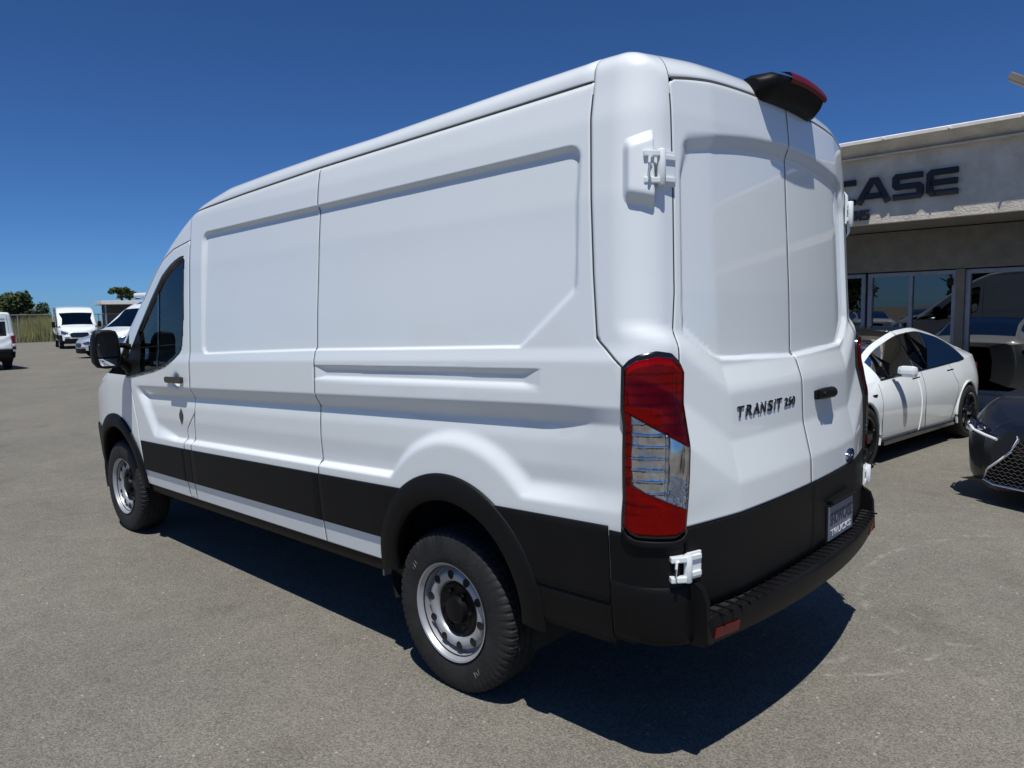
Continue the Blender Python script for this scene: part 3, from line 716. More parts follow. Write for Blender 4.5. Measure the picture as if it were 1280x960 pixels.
def tail_lamp(root, mir):
    zb = lambda u: np.interp(u, [0, .08, .2, .8, .92, 1], [.925, .897, .884, .882, .890, .912]); zt = lambda u: np.interp(u, [0, .10, .22, .5, .75, .9, 1], [1.452, 1.478, 1.495, 1.507, 1.498, 1.470, 1.432])
    Z = np.linspace(0, 1, 40)[None, :]
    def surf(u0, u1, f0, f1, off, nu=30, nv=40):
        U = u0+(u1-u0)*np.linspace(0, 1, nu)[:, None]; V = np.linspace(0, 1, nv)[None, :]
        Zz = f0(U)+(f1(U)-f0(U))*V
        A0 = ang_of(np.full_like(Zz, .236), Zz); A1 = ang_of_x(np.interp(Zz, [.9, 1.45], [-.893, -.848]), Zz)
        return corner_cast(A0+(A1-A0)*(U+0*V), Zz, off)
    P = surf(0, 1, zb, zt, .012)
    bz = link('lamp_bezel', grid_mesh('lamp_bezel', lips(P, 'lrtb', .03, .005), mir), M['gloss_black'], root)
    tail = surf(.0, 1.0, lambda u: zb(u)-.022, lambda u: zb(u)-.002, .022, 24, 4)
    link('lamp_foot', grid_mesh('lamp_foot', lips(tail, 'lrtb', .03, .004), mir), M['plastic'], root)
    l1 = lambda u: 1.300-(u-.13)*(1.300-1.195)/.79; l2 = lambda u: 1.062-(u-.13)*(1.062-.985)/.79
    ins = .02
    zbi = lambda u: zb(u)+ins; zti = lambda u: zt(u)-ins*.9
    parts = [('red_lens', l1, zti, 'red', .05, .945), ('clear_lens', l2, l1, 'clear', .125, .935), ('red_lens', zbi, l2, 'red', .05, .945)]
    for nm, f0, f1, mt, a, b in parts:
        P = surf(a, b, f0, f1, .024, 30, 24)
        link(nm, grid_mesh(nm, lips(P, 'lrtb', .010, .003), mir), M[mt], root)
    # side strip of red between the clear part and the outer edge
    P = surf(.05, .12, l2, l1, .024, 4, 20); link('red_lens', grid_mesh('red_lens', lips(P, 'lr', .010, .003), mir), M['red'], root)
    # reflector bowl with bright ribs
    U = np.linspace(.06, .94, 60)[:, None]; nv = 120; V = np.linspace(0, 1, nv)[None, :]; Zz = zbi(U)+(zti(U)-zbi(U))*V
    P = surf(.06, .94, zbi, zti, .0135, 60, nv)
    mid = (Zz < l1(U)) & (Zz > l2(U))
    rel = np.where(mid, .0045*(((Zz*26) % 1) < .18)*(U < .60)+.0015*np.sin(U*14+Zz*9)*(U < .6)+.004*(((Zz*46+U*9) % 1) > .5)*(U > .66)*(Zz < l2(U)+.09)+.006*(U > .58)*(U < .64), .0020*(((Zz*30) % 1)+((U*12) % 1))*.7)
    c = np.array([PIV[0], PIV[1]]); d = P[..., :2]-c; d /= np.linalg.norm(d, axis=-1, keepdims=True); P[..., :2] += d*rel[..., None]
    link('lamp_reflector', grid_mesh('lamp_reflector', P, mir, smooth=False), M['reflector'], root)
    P = surf(.13, .93, lambda u: l2(u)+.004, lambda u: l1(u)-.004, .0150, 40, 60); U = .13+.80*np.linspace(0, 1, 40)[:, None]; Zz = P[..., 2]
    rel = .0035*np.sin(U*9+1)*np.sin(Zz*34)+.0028*(((Zz*26) % 1) < .16)*(U < .58)+.0030*np.sin(U*60)*np.sin(Zz*140)*(U > .55)*(Zz < l2(U)+.075)+.003*(np.abs(U-.60) < .03)
    d = P[..., :2]-c; d /= np.linalg.norm(d, axis=-1, keepdims=True); P[..., :2] += d*rel[..., None]
    link('reversing_bowl', grid_mesh('reversing_bowl', P, mir), M['bowl'], root)

# ------------------------------------------------------------------ wheels
def tyre_mesh(name, Rt, Rr, w, nseg=180, lugs=60, detail=True):
    """axis along x, outer face at x=-w/2; deep tread grooves and shoulder lugs"""
    hw = w/2; sh = .022
    prof = [(-hw*.80, Rr-.012), (-hw*.93, Rr+.004), (-hw*1.0, Rr+.030), (-hw*1.03, (Rr+Rt)/2), (-hw*1.0, Rt-.030), (-hw*.93, Rt-.014), (-hw*.84, Rt-.005), (-hw*.70, Rt-.001)]
    for g in (-.52, -.17, .17, .52): prof += [(hw*(g-.07), Rt+.001), (hw*(g-.05), Rt-.008), (hw*(g+.05), Rt-.008), (hw*(g+.07), Rt+.001)]
    prof += [(-x, r_) for x, r_ in prof[:8]][::-1]
    prof = np.array(prof); a = np.linspace(0, 2*np.pi, nseg, endpoint=False)
    X = np.tile(prof[None, :, 0], (nseg, 1)); Rd = np.tile(prof[None, :, 1], (nseg, 1))
    if detail:
        ph = ((a*lugs/(2*np.pi)) % 1)[:, None]; shoulder = (np.abs(prof[:, 0])[None, :] > hw*.60) & (prof[:, 1][None, :] > Rt-.032)
        Rd = Rd-np.where((ph < .34) & shoulder, .0050, 0); inner = (np.abs(prof[:, 0])[None, :] <= hw*.60) & (prof[:, 1][None, :] > Rt-.004)
        ph2 = ((a[:, None]*lugs/(2*np.pi)+prof[None, :, 0]*9) % 1); Rd = Rd-np.where((ph2 < .22) & inner, .004, 0)
    P = np.stack([X, Rd*np.cos(a)[:, None], Rd*np.sin(a)[:, None]], -1)
    V = P.reshape(-1, 3); m = P.shape[1]; F_ = []
    idx = np.arange(nseg*m).reshape(nseg, m); j = np.roll(idx, -1, 0)
    q = np.stack([idx[:, :-1], j[:, :-1], j[:, 1:], idx[:, 1:]], -1).reshape(-1, 4)
    me = mesh_from(name, V, q); bm = bmesh.new(); bm.from_mesh(me); bmesh.ops.recalc_face_normals(bm, faces=bm.faces)
    for f_ in bm.faces: f_.smooth = True
    for e in bm.edges:
        if len(e.link_faces) == 2 and e.calc_face_angle(0) > R_(30): e.smooth = False
    bm.to_mesh(me); bm.free(); return me
WMESH = {}
def van_wheel(root, loc, side, detail=True, cap=True):
    """side -1 = left; wheel is an Empty-free part: tyre with rim, hub and openings as sub-parts"""
    key = ('van', detail)
    if key not in WMESH:
        ty = tyre_mesh('tyre', .357, .206, .225, 504 if detail else 48, 63, detail); ty.materials.append(M['rubber'])
        n = 72 if detail else 24
        rim = MB(); rim.lathe([(-.104, .2075), (-.112, .214), (-.116, .2175), (-.113, .2105), (-.104, .206), (-.098, .200), (-.080, .196), (-.050, .190), (-.046, .184), (-.060, .178), (-.078, .168), (-.084, .156), (-.084, .142), (-.078, .130), (-.064, .122), (-.030, .118), (-.028, .02)], 0, n)
        rim.lathe([(.10, .2075), (.02, .190), (-.046, .19)], 0, n)
        ro = rim.build('rim', M['steel']); rme = ro.data; bpy.data.objects.remove(ro)
        hub = MB(); hub.lathe([(-.050, .1195), (-.066, .118), (-.070, .110), (-.066, .100), (-.064, .062), (-.088, .056), (-.094, .048), (-.096, .0)], 0, 48)
        for k in range(6 if detail else 0):
            t = k*math.pi/3; hub.lathe([(-.060, .010), (-.076, .010), (-.080, .006), (-.080, 0)], 0, 6, (0, .083*math.cos(t), .083*math.sin(t)))
        ho = hub.build('hub_cover', M['plastic2']); hme = ho.data; bpy.data.objects.remove(ho)
        hole = MB(); hole.lathe([(.010, .0), (-.0012, .0), (-.0012, .0150), (-.0022, .0170), (.0, .0185)], 0, 14)
        oo = hole.build('vent_hole', M['dark']); ome = oo.data; bpy.data.objects.remove(oo)
        WMESH[key] = (ty, rme, hme, ome)
    ty, rme, hme, ome = WMESH[key]
    t = link('tyre', ty, None, root); t.location = loc
    if side > 0: t.rotation_euler = (0, 0, math.pi)
    link('rim', rme, None, t); h = link('hub_cover', hme, None, t)
    if detail:
        for k in range(10):
            a = math.radians(8+36*k); o = link('vent_hole', ome, None, t); o.location = (-.0835, .157*math.sin(a), .157*math.cos(a)); o.rotation_euler = (-a, 0, 0); o.scale = (1, 1, 1.12)
    return t

def smudge(parent, pts, rad, x):
    mb = MB()
    for (y, z, dy, dz) in pts:
        mb.add([(x, y-dy, z-dz), (x, y-dy*.3, z-dz*1.1), (x, y+dy, z+dz), (x, y+dy*.3, z+dz*1.1)], [(0, 1, 2, 3)])
    return mb.build('chalk_mark', M['chalk'], parent)

# ------------------------------------------------------------------ the main van
van = empty('cargo_van')
tag(van, 'large white cargo van with black side mouldings, seen from its rear left corner', 'van')
ldoor, rdoor = van_shell(van, 1.0, M['white'])
ldoor['label'] = 'left rear door leaf carrying the chrome model lettering'; rdoor['label'] = 'right rear door leaf with black handle and oval badge'
gap_shade_ribbons(van); van_cladding(van, 1.0); rear_bumper(van)
for mir in (False, True): tail_lamp(van, mir)
for x, s in ((-.866, -1), (.866, 1)):
    for y in (RW, FW):
        t = van_wheel(van, (x, y, .354), s)
        if s < 0 and y == RW:
            smudge(t, [(.215, .175, .012, .006), (.225, .16, .010, .008), (.235, .145, .008, .004)], 0, -.1165)
            smudge(t, [(-.150, -.235, .010, .010), (-.162, -.225, .012, .005), (-.172, -.212, .006, .010)], 0, -.1165)
# axle, exhaust, underside bits
mb = MB(); mb.tube([(-.75, RW, .36), (-.2, RW, .34), (.2, RW, .34), (.75, RW, .36)], [.045, .05, .05, .045], 12); mb.lathe([(-.12, .02), (-.10, .12), (.10, .12), (.12, .02)], 0, 16, (0, RW, .34))
mb.build('rear_axle', M['dark'], van)
mb = MB(); mb.tube([(.75, 1.9, .36), (.78, .9, .40), (.76, .45, .38), (.76, .20, .35), (.78, .12, .33)], .032, 12, caps=False); mb.build('exhaust_pipe', M['gloss_black'], van)
for s in (-1, 1):
    mb = MB(); mb.box((s*.80, 1.66, .60), (.30, .012, .42), bev=.004); mb.build('mud_guard', M['galv'] if s < 0 else M['dark'], van)
# side glass, seals
wpoly = smooth_poly(WINDOW, 200)
for mir in (False, True):
    pin = offset_poly(wpoly, -.004)
    pt = poly_patch(pin, -.010, 24)
    link('side_window', grid_mesh('side_window', pt, mir, closed_u=True), M['glass'], van)
    # seal: thin at the back, broad along the front and top edges
    n = len(wpoly); c = wpoly.mean(0); wd = np.array([.016 if p[0] < 3.66 else (.034 if p[1] > 1.3+.0*p[0] and p[0] > 3.7 and p[1] > 1.40-(p[0]-3.7)*.2 else .022) for p in wpoly])
    for _ in range(12): wd = (np.roll(wd, 1)+wd*2+np.roll(wd, -1))/4
    G = []
    for fr, of in ((0.10, -.002), (.06, .004), (-.2, .006), (-.8, .003), (-1.0, -.012)):
        t = np.roll(wpoly, -1, 0)-np.roll(wpoly, 1, 0); t /= np.linalg.norm(t, axis=1, keepdims=True); area = np.sum(wpoly[:, 0]*np.roll(wpoly[:, 1], -1)-np.roll(wpoly[:, 0], -1)*wpoly[:, 1]); s = 1 if area > 0 else -1
        pp = wpoly+s*(wd*fr)[:, None]*np.stack([t[:, 1], -t[:, 0]], -1); G.append(side_cast(pp[:, 0], pp[:, 1], of))
    link('window_seal', grid_mesh('window_seal', np.stack(G, 1), mir, closed_u=True), M['gloss_black'], van)
    # black sail panel in the front lower corner
    sp = smooth_poly([(4.30, 1.265), (4.57, 1.225), (4.575, 1.34), (4.50, 1.44), (4.37, 1.575), (4.33, 1.50)], 60, 2)
    link('sail_panel', grid_mesh('sail_panel', poly_patch(sp, .006, 5), mir, closed_u=True), M['plastic'], van)
    # sliding post of the window
    pl = smooth_poly([(4.02, 1.31), (4.05, 1.31), (4.05, 1.84), (4.02, 1.86)], 40, 1)
    link('window_bar', grid_mesh('window_bar', poly_patch(pl, -.006, 3), mir, closed_u=True), M['gloss_black'], van)
# door furniture on the left and right front doors
for s in (-1, 1):
    mb = MB(); hx = float(side_cast([3.72], [1.25])[0, 0])*-s*-1
    X0 = abs(hx)
    mb.prism([(3.835, 1.262), (3.62, 1.268), (3.605, 1.255), (3.605, 1.236), (3.62, 1.226), (3.835, 1.222), (3.848, 1.235), (3.848, 1.252)], 0, s*(X0+.030), s*(X0+.050))
    mb.box((s*(X0+.012), 3.83, 1.243), (.05, .028, .034), bev=.006); mb.box((s*(X0+.012), 3.625, 1.247), (.05, .028, .036), bev=.006)
    mb.build('door_handle', M['gloss_black'], van)
    pass
    mb = MB(); X1 = abs(float(side_cast([3.73], [1.0])[0, 0]))
    mb.prism([(3.73, 1.052), (3.702, 1.012), (3.702, .990), (3.73, .950), (3.758, .990), (3.758, 1.012)], 0, s*(X1-.01), s*(X1+.004)); mb.build('door_lock', M['gloss_black'], van)
    # mirror: arm, housing, big glass, wide-angle glass
    mi = MB(); mi.tube([(s*.985, 4.53, 1.27), (s*1.05, 4.50, 1.33), (s*1.12, 4.47, 1.36)], [.045, .038, .04], 12); mi.tube([(s*.975, 4.55, 1.44), (s*1.06, 4.51, 1.46), (s*1.10, 4.49, 1.46)], [.022, .020, .022], 10)
    mi.build('mirror_arm', M['plastic'], van)
    prof = [(1.075, 1.20), (1.085, 1.165), (1.12, 1.145), (1.20, 1.140), (1.255, 1.155), (1.280, 1.20), (1.288, 1.30), (1.280, 1.48), (1.262, 1.545), (1.225, 1.565), (1.15, 1.565), (1.110, 1.55), (1.092, 1.50), (1.080, 1.35)]
    prof = [(1.272-(1.288-a)*.86, 1.572-(1.565-b)*.64) for a, b in prof]; pc = np.array(prof).mean(0)
    vs = []; sc = [(0.0, .90), (.012, 1.0), (.05, 1.0), (.10, .92), (.14, .68), (.15, .3)]; k = len(prof)
    for d, q in sc:
        for p in prof: vs.append((s*(pc[0]+(p[0]-pc[0])*q), 4.43+d, pc[1]+(p[1]-pc[1])*q))
    fs = [(i*k+j, i*k+(j+1) % k, (i+1)*k+(j+1) % k, (i+1)*k+j) for i in range(len(sc)-1) for j in range(k)]+[tuple((len(sc)-1)*k+j for j in range(k)), tuple(range(k))]
    hs = MB(); hs.add(vs, fs, True); house = hs.build('mirror_housing', M['plastic'], van)
    g1 = MB(); g1.prism([(s*1.115, 1.385), (s*1.250, 1.385), (s*1.254, 1.46), (s*1.235, 1.552), (s*1.135, 1.552), (s*1.115, 1.49)], 1, 4.421, 4.432); g1.build('mirror_glass', M['gloss_black'], house)
    g2 = MB(); g2.add([(s*1.12, 4.429, 1.372), (s*1.248, 4.418, 1.372), (s*1.232, 4.424, 1.322), (s*1.13, 4.430, 1.320), (s*1.18, 4.414, 1.345)], [(0, 1, 4), (1, 2, 4), (2, 3, 4), (3, 0, 4)], True); g2.build('wide_angle_glass', M['mirrorglass'], house, autosmooth=False)
# cab interior
mb = MB()
for x in (-.48, .38):
    mb.box((x, 3.72, .95), (.50, .50, .16), bev=.05); mb.box((x, 3.44, 1.32), (.48, .13, .66), Euler((R_(10), 0, 0)).to_matrix(), bev=.05); mb.box((x, 3.37, 1.74), (.26, .09, .17), bev=.035)
    so_ = mb.build('seat', M['seat'], van); mb = MB()
mb.prism([(4.25, .80), (4.20, 1.12), (4.35, 1.24), (5.05, 1.22), (5.05, .8)], 0, -.88, .88); mb.build('dashboard', M['dash'], van)
mb = MB(); mb.tube([(-.48+.19*math.cos(t), 4.08-.06*math.sin(t), 1.20+.18*math.sin(t)) for t in np.linspace(0, 2*math.pi, 28, endpoint=False)], .015, 8, closed=True); mb.tube([(-.48, 4.08, 1.20), (-.48, 4.3, 1.12)], .03, 8); mb.build('steering_wheel', M['dash'], van)
mb = MB(); mb.box((0, 3.33, .95), (1.86, .03, 1.0)); mb.build('cab_bulkhead', M['dark'], van)
mb = MB()
for s in (-1, 1):
    mb.box((s*.90, 3.95, .86), (.05, 1.1, .70)); mb.box((s*.90, 4.05, 1.22), (.07, .95, .04), bev=.01)
mb.build('door_lining', M['trimgrey'], van)
mb = MB(); mb.box((0, 4.6, 1.95), (.24, .02, .07), bev=.01); mb.build('rear_view_mirror', M['dash'], van)
mb = MB()
for x in (-.45, .45): mb.box((x, 4.03, 1.93), (.62, .15, .015), Euler((R_(-35), 0, 0)).to_matrix(), bev=.006)
mb.build('sun_visor', M['trimgrey'], van)

# rear furniture: high-level lamp, hinges, handle, letters, badge, plate
def chmsl():
    mb = MB(); n = 21; vs = []; k = 9
    for i in range(n):
        t = -1+2*i/(n-1); x = .27*t; e = max(0, abs(t)-.80)/.20; sh = 1-e**2*.45
        yr = float(Yr(np.array([0.0]), np.array([2.44]))[0])
        sec = [(.22, 2.540), (.12, 2.572), (.055, 2.568), (.022, 2.550), (.016, 2.530), (.028, 2.500), (.060, 2.462), (.10, 2.448), (.22, 2.47)]
        yc, zc = .14, 2.50
        for (y, z) in sec: vs.append((x, yc+(y-yc)*(sh if y < .14 else 1)+.016*t*t+.022, zc+(z-zc)*(sh*.7+.3)*.88-.014*t*t-.014))
    fs = [(i*k+j, (i+1)*k+j, (i+1)*k+(j+1) % k, i*k+(j+1) % k) for i in range(n-1) for j in range(k)]+[tuple(range(k)), tuple((n-1)*k+j for j in range(k))]
    mb.add(vs, fs, True); pod = mb.build('high_level_lamp', M['plastic2'], van)
    m2 = MB(); vs = []; zc_ = 2.50
    for i in range(15):
        t = -.55+1.40*i/14; x = .27*t
        for (y, z) in [(.062, 2.577), (.021, 2.566), (.012, 2.550), (.010, 2.534), (.019, 2.520)]: vs.append((x, y+.016*t*t+.019, zc_+(z-zc_)*.88-.014*t*t-.012))
    m2.add(vs, [(i*5+j, (i+1)*5+j, (i+1)*5+j+1, i*5+j+1) for i in range(14) for j in range(4)], True); m2.build('brake_light_lens', M['redpl'], pod)
chmsl()
def hinge(z, upper, s):
    """one rear-door hinge: pillar cover, knuckle, door strap, pin"""
    base = corner_cast(np.array([ang_of_x(np.array([-.888 if upper else -.905]), np.array([z]))[0]]), np.array([z]))[0]
    bx, by = float(base[0]), float(base[1])
    if upper:
        # pressed bulge on the pillar in front of the hinge
        A0, A1 = ang_of(np.array([.235]), np.array([z]))[0], ang_of_x(np.array([-.895]), np.array([z]))[0]
        U = np.linspace(0, 1, 22)[:, None]; V = np.linspace(0, 1, 22)[None, :]
        Zz = (z-.135)+.235*V+.030*U*(V > .5)*1.0
        P = corner_cast(A0-.12+(A1-A0+.12)*(U+0*V), Zz)
        a = np.minimum(sstep(0, .22, U), sstep(1.0, .93, U)*.6+.4); b = np.minimum(sstep(0, .20, V-.10*(1-U)), sstep(1.0, .84, V+.12*(1-U)*0))
        h = .030*a*b; ang = A0+(A1-A0)*U+0*V; P[..., 0] -= np.cos(ang)*(h-.001); P[..., 1] -= np.sin(ang)*(h-.001)
        link('hinge_cover', grid_mesh('hinge_cover', P, s > 0), M['white'], van)
    mb = MB(); H = .118 if upper else .095
    kx, ky = bx-.006, by-.026
    mat = M['white']
    mb.lathe([(-H/2, .0), (-H/2, .012), (-H/2+.004, .0145), (H/2-.004, .0145), (H/2, .012), (H/2, 0)], 2, 20, (kx, ky, z))
    dr = Matrix.Rotation(R_(-16), 3, 'Z')
    mb.box((kx+.045, ky+.004, z), (.062, .010, H*.98), dr, bev=.003)            # strap on the door
    mb.box((kx+.045, ky-.001, z+H*.30), (.05, .014, .018), dr, bev=.003); mb.box((kx+.045, ky-.001, z-H*.30), (.05, .014, .018), dr, bev=.003)
    mb.box((kx-.028, ky+.022, z+H*.36), (.055, .030, .020), Matrix.Rotation(R_(-40), 3, 'Z'), bev=.004); mb.box((kx-.028, ky+.022, z-H*.36), (.055, .030, .020), Matrix.Rotation(R_(-40), 3, 'Z'), bev=.004)
    # check-strap hook
    mb.tube([(kx-.040, ky+.012, z+.030), (kx-.052, ky+.012, z+.030), (kx-.055, ky+.012, z+.010), (kx-.055, ky+.012, z-.035), (kx-.045, ky+.014, z-.038)], .0045, 8)
    if s > 0: mb.v = [(-v[0], v[1], v[2]) for v in mb.v]
    mb.build('door_hinge', mat, van)
    m2 = MB(); m2.box((kx-.020, ky+.036, z), (.020, .030, H*.9), Matrix.Rotation(R_(-40), 3, 'Z'), bev=.003)
    if s > 0: m2.v = [(-v[0], v[1], v[2]) for v in m2.v]
    m2.build('hinge_recess', M['dark'], van)
for s in (-1, 1): hinge(2.105, True, s); hinge(.785, False, s)
# handle on the right leaf
def rear_y(x, z): return float(rear_cast([x], [z])[0, 1])
y0 = rear_y(.26, 1.27)
mb = MB(); mb.tube([(.135, y0-.036, 1.268), (.18, y0-.044, 1.270), (.27, y0-.044, 1.268), (.325, y0-.030, 1.262)], [.021, .025, .025, .019], 12); mb.box((.15, y0-.018, 1.265), (.045, .04, .038), bev=.008); mb.box((.315, y0-.010, 1.262), (.03, .03, .03), bev=.008); mb.lathe([(-.006, 0), (-.006, .012), (.004, .013)], 1, 16, (.15, y0-.060, 1.270))
mb.build('door_handle', M['plastic2'], rdoor)
def on_rear(x, z, off=.001, du=.05):
    a = rear_cast([x-du, x+du], [z, z]); b = rear_cast([x, x], [z-.02, z+.02])
    u_ = Vector(a[1]-a[0]).normalized(); v_ = Vector(b[1]-b[0]); nn = u_.cross(v_).normalized(); v_ = nn.cross(u_); p = Vector(rear_cast([x], [z])[0])+nn*off
    if nn.y > 0: pass
    return p, u_, v_, nn
def letters_rear(txt, x0, x1, z, h, depth, mat, nm, parent, shear=.18, bold=.01, gap=.12, skew=0):
    adv = [.38 if ch == 'I' else 1.0 for ch in txt]; w = (x1-x0)/(sum(adv)+(len(txt)-1)*gap); x = x0-w*gap
    for i, ch in enumerate(txt):
        x += w*gap; ww = w*adv[i]; xn = x+ww
        p, u_, v_, nn = on_rear(x, z)
        nn = -u_.cross(v_) if (u_.cross(v_)).y > 0 else u_.cross(v_)
        mw = Matrix(((u_.x, v_.x, nn.x, p.x), (u_.y, v_.y, nn.y, p.y), (u_.z, v_.z, nn.z, p.z), (0, 0, 0, 1)))
        text_mesh(nm, ch, h, ww, depth, mat, parent, mw, bold=bold, shear=shear); x = xn
letters_rear('TRANSIT', -.555, -.205, 1.246, .042, .0035, M['darkchrome'], 'model_letter', ldoor, bold=.02)
letters_rear('250', -.185, -.085, 1.250, .034, .0035, M['darkchrome'], 'model_numeral', ldoor, bold=.02, shear=.1)
# oval badge
p, u_, v_, nn = on_rear(.505, .950, .0); nn = u_.cross(v_); nn = -nn if nn.y > 0 else nn
bm_ = MB()
def oval(a, b, d, k=32): return [tuple(p+u_*(a*math.cos(2*math.pi*i/k))+v_*(b*math.sin(2*math.pi*i/k))+nn*d) for i in range(k)]
k = 32; vs = oval(.062, .034, .001)+oval(.060, .032, .008)+oval(.053, .026, .008)
bm_.add(vs, [(i, (i+1) % k, k+(i+1) % k, k+i) for i in range(k)]+[(k+i, k+(i+1) % k, 2*k+(i+1) % k, 2*k+i) for i in range(k)], True); badge = bm_.build('badge', M['chrome'], rdoor)
b2 = MB(); vs = oval(.054, .0265, .0075)+[tuple(p+nn*.0095)]; b2.add(vs, [(i, (i+1) % k, k) for i in range(k)], True); b2.build('badge_face', M['blue'], badge)
mw = Matrix(((u_.x, v_.x, nn.x, 0), (u_.y, v_.y, nn.y, 0), (u_.z, v_.z, nn.z, 0), (0, 0, 0, 1))); mw.translation = p+nn*.0092-u_*.040-v_*.011
text_mesh('badge_script', 'Ford', .022, .078, .002, M['chrome'], badge, mw, bold=.0, shear=.35)
# plate in a holder on the right leaf
py = rear_y(.31, .70)-.012
mb = MB(); mb.box((.315, py+.006, .700), (.335, .022, .175), bev=.006); hold = mb.build('plate_holder', M['plastic2'], van)
mb = MB(); mb.box((.315, py-.006, .700), (.300, .004, .150), bev=.0015); pl = mb.build('number_plate', M['plate'], hold)
def flat_text(nm, s_, x, z, h, w, mat, par, bold=.0):
    mw = Matrix(((1, 0, 0, x), (0, 0, -1, py-.0082), (0, 1, 0, z), (0, 0, 0, 1))); text_mesh(nm, s_, h, w, .001, mat, par, mw, bold=bold)
flat_text('plate_text', 'SHOWCASE', .178, .690, .055, .275, M['platetext'], hold, .03); flat_text('plate_text', 'TRUCKS', .190, .640, .030, .250, M['whitetext'], hold, .02)
mb = MB(); mb.box((.315, py+.0, .800), (.30, .05, .02), bev=.006); mb.build('plate_lamp_bar', M['plastic2'], van)
# small rear detail: seam strip under the roof rail end, rubber seal of the doors
mb = MB(); mb.box((0, .10, .60), (1.66, .10, .03), bev=.004); mb.build('door_sill', M['dark'], van)
#@@BG
# ------------------------------------------------------------------ ground, field, far things
g = MB(); g.add([(-500, -500, 0), (500, -500, 0), (500, 500, 0), (-500, 500, 0)], [(0, 1, 2, 3)]); g.build('ground', M['asphalt'], kind='structure')
g = MB(); g.add([(-80, 62.8, .004), (200, 76, .004), (300, 480, .004), (-300, 480, .004)], [(0, 1, 2, 3)]); g.build('dry_field', M['field'], kind='structure')

# ------------------------------------------------------------------ distant and neighbouring vans: one light-weight model, copied
def simple_wheel(root, loc, side):
    return van_wheel(root, loc, side, detail=False)
def build_far_van():
    root = empty('parked_van'); v = len(COL.objects)
    van_shell(root, 3.2, M['white'], coarse=True)
    wp = smooth_poly(WINDOW, 60)
    for mir in (False, True):
        link('side_window', grid_mesh('side_window', poly_patch(offset_poly(wp, .01), .004, 5), mir, closed_u=True), M['glassdark'], root)
        arch_flare(root, RHOLE, .502, .385, -.02, math.pi+.10, mir, M['plastic'], 24); arch_flare(root, FHOLE, .488, .385, -.10, math.pi+.05, mir, M['plastic'], 24)
        P = side_panel_pts(const(1.40), const(4.375), lin(.602, .846, .06), 14, None, .009); link('side_moulding', grid_mesh('side_moulding', lips(P), mir, arch_hole), M['plastic'], root)
        A = np.linspace(.5, 1.08, 8)[:, None]; P = corner_cast(A+0*np.linspace(.9, 1.5, 6)[None, :], np.linspace(.9, 1.5, 6)[None, :], .02); link('tail_lamp', grid_mesh('tail_lamp', lips(P), mir), M['redpl'], root)
        s = 1 if mir else -1
        mb = MB(); mb.box((s*1.17, 4.50, 1.40), (.17, .12, .34), bev=.03); mb.tube([(s*.97, 4.53, 1.28), (s*1.12, 4.5, 1.30)], .03, 6); mb.build('door_mirror', M['plastic'], root)
    X = np.linspace(-.88, .88, 16)[:, None]; Z = np.linspace(.50, .90, 5)[None, :]; P = rear_cast(X+0*Z, Z+0*X, .03); link('rear_bumper', grid_mesh('rear_bumper', lips(P)), M['plastic'], root)
    for x, s in ((-.866, -1), (.866, 1)):
        for y in (RW, FW): simple_wheel(root, (x, y, .354), s)
    return root
FEAT_SAVE = FEAT
far = build_far_van()
far.location = (12.45, 51.5, 0); far.rotation_euler = (0, 0, R_(167.4))
tag(far, 'white cargo van facing the camera, nose on, in front of the chain link fence', 'van')
def clone(loc, rz, label, group=None, scale=(1, 1, 1), swap=None):
    c = copy_tree(far); c.location = loc; c.rotation_euler = (0, 0, R_(rz)); c.scale = scale; tag(c, label, 'van', group)
    if swap:
        for ch in c.children:
            if ch.data and ch.data.materials and ch.data.materials[0] == M['white']:
                ch.data = ch.data.copy(); ch.data.materials[0] = swap
    return c
vD = clone((12.05, 30.2, 0), 110.5, 'white van with a rooftop unit, parked just beyond the big black mirror', scale=(1, 1, .985))
vC = clone((12.05, 34.0, 0), 88, 'low silver compact van, only its nose showing past the white van with the rooftop unit', scale=(.84, .76, .70), swap=M['silver'])
vB = clone((2.95, 28.2, 0), -2, 'white minivan seen from behind at the left edge, with dark rear window', scale=(.93, .80, .775))
# rear window, tail lamps of the minivan
X = np.linspace(-.74, .74, 16)[:, None]; Z = np.linspace(1.50, 2.12, 6)[None, :]; P = rear_cast(X*(1-.0*Z), Z+0*X, .012); link('rear_window', grid_mesh('rear_window', lips(P)), M['gloss_black'], vB)
mb = MB(); mb.box((0, -.02, .83), (.5, .03, .14), bev=.01); mb.build('number_plate', M['plate'], vB)
for mir in (False, True):
    A = np.linspace(.45, 1.10, 8)[:, None]; zz_ = np.linspace(1.02, 1.14, 4)[None, :]; P = corner_cast(A+0*zz_, zz_+0*A, .032); link('reversing_lens', grid_mesh('reversing_lens', lips(P), mir), M['whitetext'], vB)
# rooftop unit and brackets on the middle van
mb = MB(); mb.box((0, 2.9, 2.60), (1.3, 1.9, .20), bev=.08); ru = mb.build('rooftop_unit', M['white'], vD)
for i in range(5):
    mb = MB(); mb.tube([(-.5+.06*i, 4.0-.45*i, 2.50), (-.5+.06*i, 4.0-.45*i, 2.66), (-.38+.06*i, 3.95-.45*i, 2.67)], .022, 6); mb.build('roof_bracket', M['plastic'], vD)

